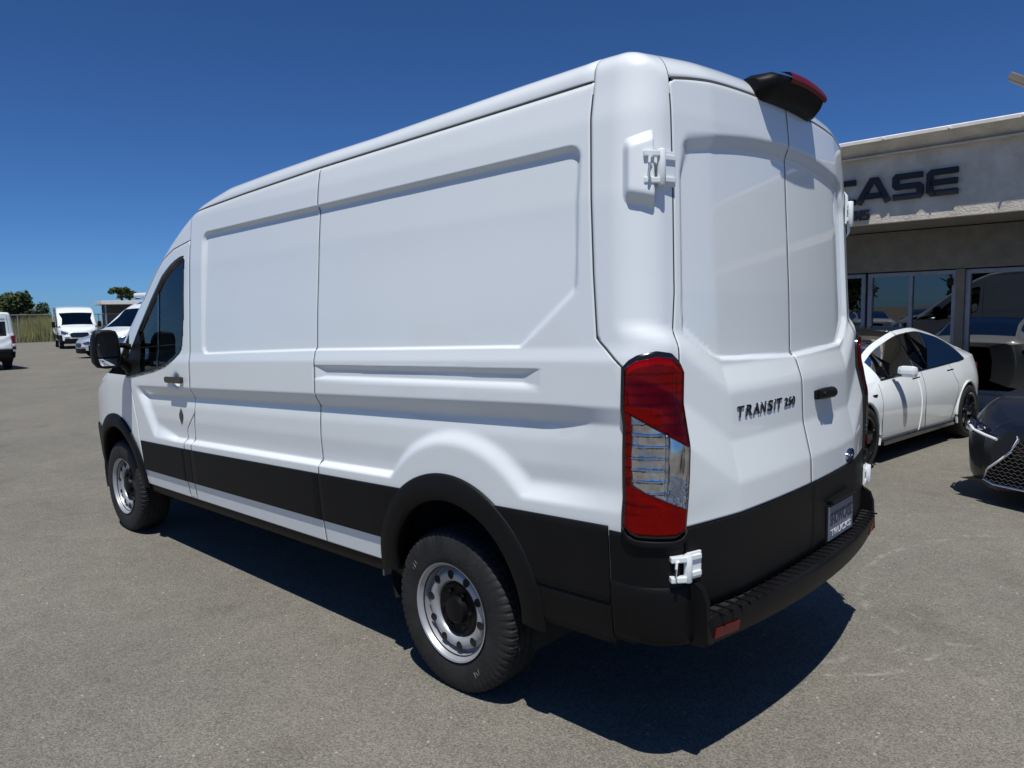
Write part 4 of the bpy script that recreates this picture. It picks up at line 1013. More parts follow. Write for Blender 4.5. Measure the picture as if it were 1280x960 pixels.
# ------------------------------------------------------------------ cars (sections lofted along the length; +y forward)
def car_body(root, T, paint_m, glass_m, roof_m=None, q=1.0):
    ty = np.array(T['y']); f_ = lambda k, y: np.interp(y, ty, T[k])
    y0, y1 = ty[0], ty[-1]; ny = int((y1-y0)/(.035*q)); e = np.linspace(0, math.pi, ny); ys = (y0+y1)/2-(y1-y0)/2*np.cos(e)*1.0
    ys = np.sort(np.concatenate([ys, lin(y0+.05, y1-.05, .05*q)]))
    def sm(k, w=.09):
        g_ = np.arange(y0, y1+.005, .01); v = f_(k, g_); kk = np.exp(-.5*(np.arange(-25, 26)*.01/w)**2); kk /= kk.sum()
        vv = np.convolve(np.pad(v, 25, mode='edge'), kk, 'valid'); vv[:6] = v[:6]; vv[-6:] = v[-6:]; return np.interp(ys, g_, vv)
    w = sm('w'); zs = sm('sill'); zb = sm('belt'); wb = sm('wb'); zr = sm('roof', .12); wr = sm('wr'); zm = sm('mid')
    S = []                      # half section as (x, z) rows from sill to centre line
    def row(x, z): S.append((x, z))
    nb = 14
    for t in np.linspace(0, 1, 4)[:-1]: row(w*(.90+.075*np.sin(t*math.pi/2)), zs+(zm-.22-zs)*t*.6)
    for t in np.linspace(0, 1, 6)[:-1]: row(w*(.975+.025*np.sin(t*math.pi/2)), (zs+(zm-.22-zs)*.6)*(1-t)+zm*t)
    nlow = len(S)
    for t in np.linspace(0, 1, 9):
        c = 1-(1-t)**1.6; row(w+(wb-w)*(t**1.8), zm+(zb-zm)*t)
    nbelt = len(S)-1
    rE = np.minimum(.055, (zr-zb)*.35)
    for t in np.linspace(0, 1, 8)[1:]: row(wb+(wr-wb)*t+(.018*np.sin(t*math.pi))*np.clip((zr-zb)/.3, 0, 1), zb+(zr-rE-zb)*t)
    nglass = len(S)-1
    for t in np.linspace(0, 1, 6)[1:]:
        a = t*math.pi/2; row(wr*(1-.09*np.sin(a)**1.5*1.0)-0*a, zr-rE+rE*np.sin(a)*.75)
    nrail = len(S)-1
    for t in np.linspace(0, 1, 8)[1:]: row(wr*.91*(1-t), zr-rE*.25+rE*.25*np.sin(t*math.pi/2)+.012*np.sin(t*math.pi/2))
    X = np.stack([s[0]+0*ys for s in S], 1); Z = np.stack([s[1]+0*ys for s in S], 1); P = np.stack([-X, ys[:, None]+0*X, Z], -1)
    wr_ = T['wheel']; arch = T['arch']
    def hole(c): return ((c[:, 1]-wr_[0])**2+(c[:, 2]-T['wz'])**2 < arch**2) | ((c[:, 1]-wr_[1])**2+(c[:, 2]-T['wz'])**2 < arch**2)
    gA, gB = T['sidewin']; wsA, wsB = T['windscreen']; rwA, rwB = T['rearwin']
    def sub(nm, r0, r1, fn, mat, off=0.0):
        for mir in (False, True):
            Q = P[:, r0:r1+1].copy(); Q[..., 0] -= off
            def h(c):
                cc = c if not mir else c; m = fn(cc[:, 1], cc[:, 2], np.abs(cc[:, 0])); return ~m | (hole(cc) if r1 <= nbelt else False)
            me = grid_mesh(nm, Q, mir, h)
            if len(me.polygons): link(nm, me, mat, root)
            else: bpy.data.meshes.remove(me)
    allp = lambda y, z, x: y > -99
    gw = lambda y, z, x: (y > gA) & (y < gB)
    sub('side_body', 0, nbelt, allp, paint_m)
    sub('side_glass', nbelt, nglass, lambda y, z, x: gw(y, z, x) & ((f_('roof', y)-f_('belt', y)) > .10), glass_m)
    for sgn in (1, -1): sub('window_frame', nbelt, nglass, lambda y, z, x: ~(gw(y, z, x) & ((f_('roof', y)-f_('belt', y)) > .10)) & (y*sgn > 0), paint_m)
    sub('roof_rail', nglass, nrail, allp, paint_m)
    gl = lambda y: ((y > wsA) & (y < wsB)) | ((y > rwA) & (y < rwB))
    sub('windscreen', nrail, len(S)-1, lambda y, z, x: gl(y) & (y > 0), glass_m)
    sub('rear_window', nrail, len(S)-1, lambda y, z, x: gl(y) & (y < 0), glass_m)
    rf = lambda y: (y >= rwB) & (y <= wsA)
    sub('roof', nrail, len(S)-1, lambda y, z, x: rf(y), roof_m or paint_m)
    sub('bonnet', nrail, len(S)-1, lambda y, z, x: (y >= wsB), paint_m)
    sub('boot', nrail, len(S)-1, lambda y, z, x: (y <= rwA), paint_m)
    # underside, arches, interior darkness
    mb = MB(); mb.box((0, (y0+y1)/2, (T['sillz']+.30)/1), (T['w0']*1.62, (y1-y0)*.90, .22)); mb.box((0, (gA+gB)/2, .62), (T['w0']*1.5, (gB-gA)*.9, .35)); mb.build('floor_pan', M['dark'], root)
    for s in (-1, 1):
        for yw in wr_:
            l = MB(); l.lathe([(s*T['w0']*.975, arch), (s*T['w0']*.70, arch), (s*T['w0']*.70, .02)], 0, 30, (0, yw, T['wz']), 0, math.pi); l.build('wheel_well', M['dark'], root)
            l = MB(); a = np.linspace(-.28, math.pi+.28, 40); xs_ = np.interp(yw+np.cos(a)*arch, ys, w)*.992
            l.tube([(s*xs_[i], yw+arch*math.cos(a[i]), T['wz']+arch*math.sin(a[i])) for i in range(40)], .015, 6); l.build('arch_lip', paint_m, root)
    return dict(ys=ys, w=w, wb=wb, zb=zb, zm=zm, f=f_)
def alloy_wheel(root, loc, side, R0, w, rimR, mat, spokes=5, style='aero'):
    key = ('car', R0, style)
    if key not in WMESH:
        ty = tyre_mesh('tyre', R0, rimR, w, 72, 36, False); ty.materials.append(M['rubber'])
        rm = MB(); rm.lathe([(-w*.46, rimR+.002), (-w*.50, rimR+.008), (-w*.46, rimR-.010), (-w*.30, rimR-.018), (w*.3, rimR-.03)], 0, 48); rm.lathe([(-w*.12, rimR-.02), (-w*.10, .05), (-w*.12, 0)], 0, 32)
        ro = rm.build('rim', mat); rme = ro.data; bpy.data.objects.remove(ro)
        sp = MB()
        for (a0_, wd) in ((-.10, .10), (.10, .10)) if style != 'aero' else ((0, .30),):
            for sgn in (1,):
                pts = []
                r0, r1 = .035, rimR-.012
                for rr, ww in ((r0, .030), (r1*.5, wd*.16+.010), (r1, wd*.26+.008)): pts.append((rr, ww))
                vs = []
                for rr, ww in pts:
                    for k_, dx in ((-1, 0), (-.5, -.012), (.5, -.012), (1, 0)):
                        ang = a0_*(1 if rr > r0 else .3); vs.append((-w*.36+dx+.02*(1-rr/rimR), rr*math.sin(ang)+k_*ww*math.cos(ang), rr*math.cos(ang)-k_*ww*math.sin(ang)))
                sp.add(vs, [(i*4+j, i*4+j+1, (i+1)*4+j+1, (i+1)*4+j) for i in range(2) for j in range(3)])
        so_ = sp.build('spoke', mat); sme = so_.data; bpy.data.objects.remove(so_)
        cp = MB(); cp.lathe([(-w*.30, .05), (-w*.42, .045), (-w*.44, .03), (-w*.44, 0)], 0, 24); co_ = cp.build('centre_cap', mat); cme = co_.data; bpy.data.objects.remove(co_)
        WMESH[key] = (ty, rme, sme, cme)
    ty, rme, sme, cme = WMESH[key]
    t = link('tyre', ty, None, root); t.location = loc
    if side > 0: t.rotation_euler = (0, 0, math.pi)
    link('rim', rme, None, t); link('centre_cap', cme, None, t)
    for k in range(spokes):
        o = link('spoke', sme, None, t); o.rotation_euler = (2*math.pi*k/spokes+.3, 0, 0)
def strip_on_side(root, B, name, pts, mat, off=.0035, r=.0035):
    """thin seam line following the body side; pts (y, fraction of height as z)"""
    mb = MB()
    for s in (-1, 1):
        mb = MB(); mb.tube([(s*(float(x)), y, z) for x, y, z in pts], r, 5); mb.build(name, mat, root)
def side_x(B, y, z):
    w, wb, zb, zm = (float(np.interp(y, B['ys'], B[k])) for k in ('w', 'wb', 'zb', 'zm'))
    if z <= zm: return w
    t = min(1, (z-zm)/(zb-zm)); return w+(wb-w)*t**1.8

# --- white electric saloon by the shop front
T1 = dict(y=[-2.36, -2.33, -2.25, -2.10, -1.80, -1.30, -.60, .0, .6, 1.0, 1.44, 1.85, 2.10, 2.22, 2.29, 2.32],
          w=[.30, .58, .72, .82, .90, .925, .915, .905, .905, .91, .925, .89, .80, .66, .45, .20],
          sill=[.40, .30, .26, .24, .22, .20, .19, .19, .19, .19, .19, .20, .22, .24, .28, .36],
          mid=[.70, .68, .66, .65, .64, .62, .60, .58, .58, .58, .60, .58, .54, .50, .47, .45],
          belt=[.95, 1.00, 1.02, 1.02, 1.01, .985, .955, .93, .905, .885, .845, .77, .69, .62, .56, .50],
          wb=[.25, .52, .66, .74, .80, .83, .83, .82, .81, .80, .78, .74, .66, .54, .36, .15],
          roof=[.96, 1.03, 1.07, 1.11, 1.19, 1.335, 1.437, 1.405, 1.255, 1.045, .905, .81, .73, .66, .60, .52],
          wr=[.2, .48, .60, .62, .60, .57, .585, .60, .61, .64, .70, .68, .60, .48, .3, .1],
          wheel=(-1.44, 1.44), arch=.385, wz=.335, sidewin=(-1.55, .84), windscreen=(.22, 1.08), rearwin=(-1.98, -.85), sillz=.06, w0=.92)
def build_ev():
    root = empty('electric_saloon')
    B = car_body(root, T1, M['white'], M['glassdark'], M['gloss_black'], .45)
    for s in (-1, 1):
        for yw in (-1.44, 1.44): alloy_wheel(root, (s*.815, yw, .335), s, .335, .235, .235, M['gloss_black'])
        # door gaps, pillars, handles, mirror, lamps
        for pts in ([(1.02, .30), (1.00, .6), (.92, .86)], [(-.12, .24), (-.13, .6), (-.16, .935)], [(-.86, .30), (-1.02, .52), (-1.10, .70), (-1.02, .80), (-.98, .96)]):
            mb = MB(); yy = np.array([p[0] for p in pts]); zz_ = np.array([p[1] for p in pts]); t = np.linspace(0, len(pts)-1, 14)
            mb.tube([(s*(side_x(B, np.interp(a, range(len(pts)), yy), np.interp(a, range(len(pts)), zz_))-.0005), np.interp(a, range(len(pts)), yy), np.interp(a, range(len(pts)), zz_)) for a in t], .0030, 5); mb.build('door_gap', M['dark'], root)
        mb = MB(); mb.prism([(.95, .245), (-1.02, .245), (-1.02, .215), (.95, .205)], 0, s*.86, s*.905); mb.build('sill_trim', M['gloss_black'], root)
        for y_ in (.02, -.95):
            z_ = .86 if y_ > 0 else .89; x_ = side_x(B, y_, z_); mb = MB(); mb.prism([(y_+.10, z_-.010), (y_-.10, z_-.004), (y_-.10, z_+.012), (y_+.10, z_+.006)], 0, s*(x_-.01), s*(x_+.003)); mb.build('door_handle', M['darkchrome'], root)
        mb = MB(); mb.box((s*.965, .56, .975), (.19, .11, .125), bev=.045); mb.build('door_mirror', M['white'], root)
        mb = MB(); mb.box((s*.88, .58, .935), (.09, .07, .03), bev=.01); mb.build('mirror_foot', M['gloss_black'], root)
        mb = MB(); x_ = side_x(B, 1.12, .74); mb.prism([(1.16, .765), (1.06, .765), (1.085, .70)], 0, s*(x_-.006), s*(x_+.004)); mb.build('side_camera', M['gloss_black'], root)
        # B pillar and frame of the side glass
        for y_, wd in ((-.30, .045), (.66, .02)):
            mb = MB(); b0 = float(B['f']('belt', y_)); r0 = float(B['f']('roof', y_)); xb = float(B['f']('wb', y_)); xr = float(B['f']('wr', y_))
            mb.add([(s*(xb+.004), y_-wd, b0), (s*(xb+.004), y_+wd, b0), (s*(xr+.010), y_+wd, r0-.05), (s*(xr+.010), y_-wd, r0-.05), (s*(xb+.024), y_+wd, (b0+r0)/2), (s*(xb*.5+xr*.5+.022), y_-wd, (b0+r0)/2)], [(0, 1, 4, 5), (5, 4, 2, 3)]); mb.build('window_post', M['gloss_black'], root)
        mb = MB(); mb.tube([(s*(float(B['f']('wb', y))+.003), y, float(B['f']('belt', y))+.002) for y in np.linspace(-1.5, .84, 24)], .008, 5); mb.build('belt_trim', M['gloss_black'], root)
        mb = MB(); mb.box((s*.62, 2.08, .62), (.26, .18, .10), Matrix.Rotation(R_(-25*s), 3, 'Z'), bev=.04); mb.build('headlight', M['darkchrome'], root)
        mb = MB(); mb.box((s*.60, -2.17, .87), (.34, .14, .10), Matrix.Rotation(R_(20*s), 3, 'Z'), bev=.04); mb.build('tail_lamp', M['redpl'], root)
    for x in (-.36, .36):
        mb = MB(); mb.box((x, .05, .62), (.46, .5, .14), bev=.05); mb.box((x, -.22, .90), (.46, .12, .55), Euler((R_(12), 0, 0)).to_matrix(), bev=.05); mb.build('seat', M['seat'], root)
    return root
ev = build_ev(); ev.location = (6.06, 1.93, 0); ev.rotation_euler = (0, 0, R_(83)); ev.scale = (1, .97, .965)
tag(ev, 'white electric saloon with black glass roof, parked nose out before the shop front', 'car')

# --- dark saloon, only its front corner in the picture
T2 = dict(y=[-2.33, -2.28, -2.15, -1.8, -1.3, -.6, .1, .6, 1.0, 1.42, 1.80, 2.05, 2.20, 2.30, 2.36, 2.38],
          w=[.35, .62, .78, .89, .92, .91, .90, .90, .905, .92, .915, .875, .80, .66, .44, .22],
          sill=[.36, .28, .25, .22, .20, .19, .19, .19, .19, .19, .17, .145, .135, .135, .14, .17],
          mid=[.68, .66, .65, .64, .62, .60, .58, .58, .58, .60, .58, .55, .53, .50, .48, .46],
          belt=[.95, 1.0, 1.03, 1.02, .99, .96, .94, .92, .91, .90, .86, .80, .745, .70, .67, .64],
          wb=[.28, .55, .68, .78, .82, .82, .81, .80, .80, .80, .79, .745, .66, .52, .34, .16],
          roof=[.97, 1.03, 1.06, 1.10, 1.24, 1.42, 1.43, 1.33, 1.14, .995, .945, .89, .83, .765, .71, .67],
          wr=[.2, .48, .6, .62, .58, .58, .60, .62, .66, .72, .72, .67, .58, .45, .28, .12],
          wheel=(-1.38, 1.42), arch=.385, wz=.335, sidewin=(-1.5, .95), windscreen=(.40, 1.20), rearwin=(-1.85, -.75), sillz=.05, w0=.92)
def build_dark():
    root = empty('dark_saloon'); B = car_body(root, T2, M['midnight'], M['glassdark'], None, .45)
    yw_ = lambda x, z=.5: float(np.interp(abs(x), [.0, .22, .44, .66, .80, .875, .915], [2.385, 2.38, 2.36, 2.30, 2.20, 2.05, 1.80]))
    for s in (-1, 1):
        for yw in (-1.38, 1.42): alloy_wheel(root, (s*.80, yw, .335), s, .335, .235, .235, M['darkchrome'], 10, 'thin')
        # headlamp: dark lens, white L-shaped lamp below, projector eyes
        def on(x, z, d): y = yw_(x); return (s*(x+.0), y+d-max(0, z-.56)*.55, z)
        mb = MB(); top = [(.42, .615), (.55, .650), (.68, .680), (.80, .700), (.885, .715)]; bot = [(.42, .600), (.55, .590), (.68, .590), (.80, .600), (.895, .640)]
        vs = [on(x, z, .012) for x, z in top]+[on(x, z, .022) for x, z in bot]; mb.add(vs, [(i, i+1, 6+i, 5+i) for i in range(4)]); hl = mb.build('headlight', M['gloss_black'], root)
        m2 = MB(); m2.tube([on(.40, .575, .030), on(.52, .592, .030), on(.66, .617, .028), on(.78, .648, .026), on(.86, .685, .022)], [.012, .013, .011, .009, .006], 8); m2.build('running_light', M['whitetext'], hl)
        m3 = MB()
        for x in (.60, .74):
            m3 = MB(); c = on(x, .640, .012); m3.lathe([(c[1]-.01, .030), (c[1]+.012, .028), (c[1]+.016, .018), (c[1]+.018, 0)], 1, 14, (c[0], 0, c[2])); m3.build('lamp_eye', M['darkchrome'], hl)
        mb = MB(); mb.box((s*.96, .62, .99), (.20, .12, .13), bev=.045); mb.build('door_mirror', M['midnight'], root)
    # spindle grille: frame and mesh
    half = [(.30, .70), (.235, .60), (.26, .50), (.36, .40), (.475, .30), (.50, .215), (.40, .19)]
    prof = [(x, z) for x, z in half]+[(-x, z) for x, z in half[::-1]]
    fr = MB(); fr.tube([(x, yw_(x)+.030-max(0, z-.50)*.35, z) for x, z in prof], .013, 8, closed=True); fr.build('grille_frame', M['chrome'], root)
    bk = MB(); c = (0, yw_(0)+.012, .42); bk.add([(x, yw_(x)+.014-max(0, z-.50)*.35, z) for x, z in prof]+[c], [(i, (i+1) % 14, 14) for i in range(14)]); bk.build('grille_back', M['dark'], root)
    ms = MB(); hw = lambda z: np.interp(z, [.19, .215, .30, .40, .50, .60, .70], [.40, .50, .475, .36, .26, .235, .30])
    for i, z in enumerate(np.arange(.215, .69, .032)):
        n_ = int(hw(z)*2/.05); xs_ = np.linspace(-hw(z), hw(z), n_*2+1)
        ms.tube([(x, yw_(x)+.026-max(0, z-.50)*.35, z+(.010 if k % 2 else -.006)) for k, x in enumerate(xs_)], .0045, 5)
    o = ms.build('grille_mesh', M['darkchrome'], root); o['kind'] = 'stuff'
    em = MB(); em.lathe([(2.392, .055), (2.404, .052), (2.404, .040), (2.396, .038)], 1, 28, (0, 0, .62)); em.build('nose_badge', M['chrome'], root)
    lp = MB(); lp.prism([(x, .195-.0*x) for x in (-.66, .66)]+[(.74, .170), (-.74, .170)], 1, 2.12, 2.33); lp.build('chin_spoiler', M['gloss_black'], root)
    return root
dk = build_dark(); dk.location = (5.89, -1.39, 0); dk.rotation_euler = (0, 0, R_(65))
dk.scale = (1, 1, .95)
tag(dk, 'very dark blue saloon cut off by the right edge, chrome framed grille', 'car')

# --- cars across the lot, seen mirrored in the shop glass
def lot_car(src, loc, rz, label, swap=None):
    c = copy_tree(src); c.location = loc; c.rotation_euler = (0, 0, R_(rz)); tag(c, label, 'car')
    if swap:
        for ch in c.children:
            if ch.data and ch.data.materials and ch.data.materials[0] in (M['white'], M['midnight']): ch.data = ch.data.copy(); ch.data.materials[0] = swap
    return c
lot_car(ev, (-9.5, 10.6, 0), 60, 'white saloon across the lot, mirrored small in the shop glass')
lot_car(dk, (-13.0, 13.6, 0), 75, 'silver saloon across the lot, mirrored behind the white one', M['silver'])
lot_car(ev, (-17.5, 11.0, 0), 80, 'grey saloon farthest across the lot, mirrored in the shop glass', M['silver'])

# ------------------------------------------------------------------ shop building (local frame rotated so that its face runs along local y)
bl = empty('shop_building', (9.5, 1.2, 0), R_(-2.5)); tag(bl, 'low tan stucco shop building with deep fascia and tinted glass front', 'building')
def bb(name, c, d, mat, par=bl, bev=0, label=None):
    m = MB(); m.box(c, d, None, bev); return m.build(name, mat, par, label=label)
Y0, Y1 = -9.0, 9.5; yc_, yl_ = (Y0+Y1)/2, Y1-Y0
FX = -1.5                                    # fascia plane
# fascia: cap flashing, cornice band (leans in), sign band with textured stucco
fs_ = MB(); fs_.prism([(FX, 2.765), (FX, 3.665), (FX-.16, 3.775), (FX-.24, 3.835), (FX+.12, 3.835), (FX+.12, 2.765)], 1, Y0, Y1); fs_.build('fascia', M['stucco'], bl)
bb('fascia_rib', (FX-.055, yc_, 3.665), (.11, yl_, .022), M['stucco'])
cp = MB(); cp.prism([(FX-.285, 3.825), (FX-.285, 3.865), (FX-.27, 3.876), (FX+.40, 3.876), (FX+.40, 3.84), (FX-.24, 3.84), (FX-.245, 3.825)], 1, Y0-.03, Y1+.03); cap = cp.build('cap_flashing', M['flashing'], bl)
for i in range(24):
    b_ = MB(); b_.box((FX-.295, Y0+.4+i*.78, 3.84), (.035, .025, .03), bev=.008); b_.build('cap_clip', M['flashing'], cap)
bb('roof', (2.6, yc_, 3.60), (7.5, yl_-.1, .12), M['concrete'])
# wall above, below and between the glazing
M['stucco_dark'] = pbr('darker_stucco', (0.155, 0.145, 0.125), rough=0.95, var=0.12, vscale=5, bump=0.9, bscale=38)  # the stucco texture again in a darker tone
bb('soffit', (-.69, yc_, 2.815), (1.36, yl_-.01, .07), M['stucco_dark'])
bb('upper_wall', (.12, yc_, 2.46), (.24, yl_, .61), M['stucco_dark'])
bb('rear_wall', (6.2, yc_, 1.8), (.2, yl_, 3.6), M['stucco']); bb('end_wall', (3.1, Y1-.12, 1.7), (6.0, .22, 3.4), M['stucco']); bb('end_wall', (3.1, Y0+.12, 1.7), (6.0, .22, 3.4), M['stucco'])
# glazing bays: (y_from, y_to, kind)
def bay(ya, yb, z0, z1, name='shop_window', panes=1):
    par = bb(name, ((.10), (ya+yb)/2, z1-.03), (.10, yb-ya, .06), M['bronze'])
    for y_ in (ya+.03, yb-.03): bb('frame_post', (.10, y_, (z0+z1-.06)/2), (.10, .06, z1-.06-z0), M['bronze'], par)
    bb('frame_rail', (.10, (ya+yb)/2, z0+.03), (.098, yb-ya-.12, .06), M['bronze'], par)
    w_ = (yb-ya-.12)/panes
    for k_ in range(panes):
        a = ya+.06+k_*w_
        if k_: bb('mullion', (.10, a, (z0+z1)/2), (.09, .05, z1-z0-.12), M['bronze'], par)
        m = MB(); m.add([(.10, a, z0+.06), (.10, a+w_, z0+.06), (.10, a+w_, z1-.06), (.10, a, z1-.06)], [(0, 1, 2, 3)]); m.build('pane', M['shopglass'], par)
    return par
M['shopglass'] = glassy('shop_glass', (0.05, 0.055, 0.06), refl=0.13)
ZT = 2.135
wallbits = []
bay(-4.6, -2.1, .30, ZT); bay(-1.9, .18, .30, ZT, panes=1)
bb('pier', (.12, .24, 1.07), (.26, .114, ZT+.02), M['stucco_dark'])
d1 = bay(.30, 1.56, .05, ZT, 'shop_door', 2); bb('door_closer', (.03, .38, 1.96), (.08, .07, .10), M['plastic'], d1); bb('door_pull', (.0, 1.04, 1.05), (.03, .03, .6), M['galv'], d1)
d2 = bay(1.60, 2.5, .05, ZT, 'shop_door'); bay(2.6, 4.0, .30, ZT); bay(4.2, 6.6, .30, ZT); bay(6.8, 9.2, .30, ZT)
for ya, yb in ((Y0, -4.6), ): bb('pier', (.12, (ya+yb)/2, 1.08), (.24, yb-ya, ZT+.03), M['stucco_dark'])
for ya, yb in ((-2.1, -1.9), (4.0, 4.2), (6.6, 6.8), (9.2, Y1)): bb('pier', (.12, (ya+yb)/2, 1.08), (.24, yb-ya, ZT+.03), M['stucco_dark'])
for ya, yb in ((-4.6, -2.1), (-1.9, .18), (2.6, 4.0), (4.2, 6.6), (6.8, 9.2)): bb('plinth', (.11, (ya+yb)/2, .149), (.22, yb-ya, .298), M['concrete'])
bb('shop_floor', (3.1, yc_, .03), (6.0, yl_-.4, .06), M['concrete']); bb('partition', (3.2, yc_, 1.4), (.1, yl_-.5, 2.7), M['trimgrey']); bb('ceiling', (3.1, yc_, 2.74), (5.9, yl_-.4, .05), M['trimgrey'])
sw = MB(); sw.box((-.85, yc_, .035), (1.7, yl_, .07), bev=.015); sw.build('walkway', M['concrete'], kind='structure').matrix_world = Matrix.Translation((9.5, 1.2, 0)) @ Matrix.Rotation(R_(-2.5), 4, 'Z')

# sign letters standing off the fascia
sg = empty('shop_sign', (9.5, 1.2, 0), R_(-2.5)); tag(sg, 'black raised sign letters on the tan fascia, larger word over a small one', 'sign')
H_, TH = .335, .075
def stroke_letter(name, polys, y_left, z0, w, h, dep=.05):
    m = MB()
    for pts in polys:
        for k_ in range(len(pts)-1):
            pass
        # each polyline becomes a thick ribbon with mitred joints
        P2 = [Vector((p[0]*w, p[1]*h)) for p in pts]; n = len(P2); L_ = []; R2 = []
        for i in range(n):
            a = (P2[i]-P2[i-1]).normalized() if i else (P2[1]-P2[0]).normalized(); b = (P2[i+1]-P2[i]).normalized() if i < n-1 else a
            na = Vector((-a.y, a.x)); nb = Vector((-b.y, b.x)); mt = (na+nb); mt = mt/max(.3, mt.length_squared)*2 if mt.length > 1e-6 else na
            L_.append(P2[i]+mt*TH*h/H_/2); R2.append(P2[i]-mt*TH*h/H_/2)
        vs = []
        for A_, B_ in zip(L_, R2):
            for q_ in (A_, B_):
                vs += [(FX-.012, y_left-q_.x, z0+q_.y), (FX-.012-dep, y_left-q_.x, z0+q_.y)]
        fs = []
        for i in range(n-1):
            o = i*4; fs += [(o, o+2, o+6, o+4), (o+1, o+5, o+7, o+3), (o, o+4, o+5, o+1), (o+2, o+3, o+7, o+6)]
        fs += [(0, 1, 3, 2), ((n-1)*4, (n-1)*4+2, (n-1)*4+3, (n-1)*4+1)]
        m.add(vs, fs)
    o = m.build(name, M['signblk'], sg); o['label'] = name.replace('_', ' '); return o
t2 = TH/H_/2; k_ = .10
Cp = [[(1, 1-t2), (.16, 1-t2), (.16*.4, 1-t2-.10), (.16*.4, t2+.10), (.16, t2), (1, t2)]]
Ap = [[(.06, 0), (.46, 1-t2), (.60, 1-t2), (.96, 0)], [(.28, .28), (.80, .28)]]
Sp = [[(1, 1-t2), (.13, 1-t2), (.08, 1-t2-.06), (.08, .56), (.13, .5), (.88, .5), (.93, .44), (.93, t2+.06), (.88, t2), (0, t2)]]
Ep = [[(1, 1-t2), (.16, 1-t2), (.08, 1-t2-.08), (.08, t2+.08), (.16, t2), (1, t2)], [(.10, .5), (.98, .5)]]

for nm, pl_, yl2, w2 in (('letter_c', Cp, 1.555, .36), ('letter_a', Ap, 1.180, .435), ('letter_s', Sp, .70, .36), ('letter_e', Ep, .28, .36)): stroke_letter(nm.replace('letter_', 'letter_'), pl_, yl2, 3.045, w2, .345)
TH = .030*.335/.145; 
Np = [[(.12, 0), (.12, 1)], [(.12, .92), (.88, .08)], [(.88, 0), (.88, 1)]]
TH = .075
stroke_letter('letter_n', Np, 1.20, 2.825, .085, .140, .03); stroke_letter('letter_s', Sp, 1.095, 2.825, .085, .140, .03)
# floodlight on the parapet
M['lamp_casing'] = pbr('lamp_casing', (.20, .17, .14), rough=.6)
fl = empty('floodlight', (9.5, 1.2, 0), R_(-2.5)); tag(fl, 'grey floodlight on a short arm above the roof edge, top right corner', 'light')
m = MB(); m.box((FX+.05, -.775, 4.27), (.24, .44, .095), Matrix.Rotation(R_(33), 3, 'X'), bev=.012); m.build('lamp_head', M['lamp_casing'], fl)
m = MB(); m.box((FX+.05, -.94, 4.10), (.10, .08, .15), bev=.012); m.tube([(FX+.10, -.97, 4.08), (FX+.16, -.98, 3.98), (FX+.20, -.98, 3.86)], .025, 10); m.build('lamp_arm', M['gloss_black'], fl)

# ------------------------------------------------------------------ fence, weeds, trees, low canopy far away
fn = empty('chain_link_fence', (0, 0, 0)); tag(fn, 'chain link fence with top rail along the far edge of the lot', 'fence')
def fpt(x): return 62.5+(x-11)*.30
xs_ = np.arange(-6, 34, 3.05)
for x in xs_:
    m = MB(); m.tube([(x, fpt(x), 0), (x, fpt(x), 2.12)], .04, 8); m.build('fence_post', M['galv'], fn)
m = MB(); m.tube([(xs_[0], fpt(xs_[0]), 2.10), (xs_[-1], fpt(xs_[-1]), 2.10)], .035, 8); m.build('top_rail', M['galv'], fn)
m = MB()
for i in range(900):
    x = xs_[0]+i*(xs_[-1]-xs_[0])/900
    for d_ in (-1, 1):
        x2 = x+d_*2.0
        if xs_[0] <= x2 <= xs_[-1] and i % 3 == 0: m.add([(x, fpt(x), .04), (x+.008, fpt(x), .04), (x2+.008, fpt(x2), 2.06), (x2, fpt(x2), 2.06)], [(0, 1, 2, 3)])
o = m.build('wire_mesh', M['galv'], fn, autosmooth=False); o['kind'] = 'stuff'
def leaf_cloud(name, blobs, n, size, mat, parent=None, flat=1.0, seed=1):
    """many small leaf faces scattered through the volume of several lumps"""
    g_ = np.random.RandomState(seed); bl_ = np.array(blobs, float); vol = bl_[:, 3]**2; k = g_.choice(len(bl_), n, p=vol/vol.sum())
    d = g_.normal(size=(n, 3)); d /= np.linalg.norm(d, axis=1, keepdims=True); rr = g_.uniform(.35, 1.0, n)**.5*(1+.25*g_.normal(size=n)*.5)
    c = bl_[k, :3]+d*(bl_[k, 3]*rr)[:, None]*np.array([1, 1, flat])
    a = g_.normal(size=(n, 3)); a /= np.linalg.norm(a, axis=1, keepdims=True); b = np.cross(a, g_.normal(size=(n, 3))); b /= np.linalg.norm(b, axis=1, keepdims=True)
    s_ = size*g_.uniform(.5, 1.4, n)[:, None]; V = np.stack([c-a*s_, c+b*s_*.45, c+a*s_, c-b*s_*.45], 1).reshape(-1, 3)
    V[:, 2] = np.maximum(V[:, 2], .03); F_ = np.arange(n*4).reshape(n, 4); me = mesh_from(name, V, F_); return link(name, me, mat, parent)
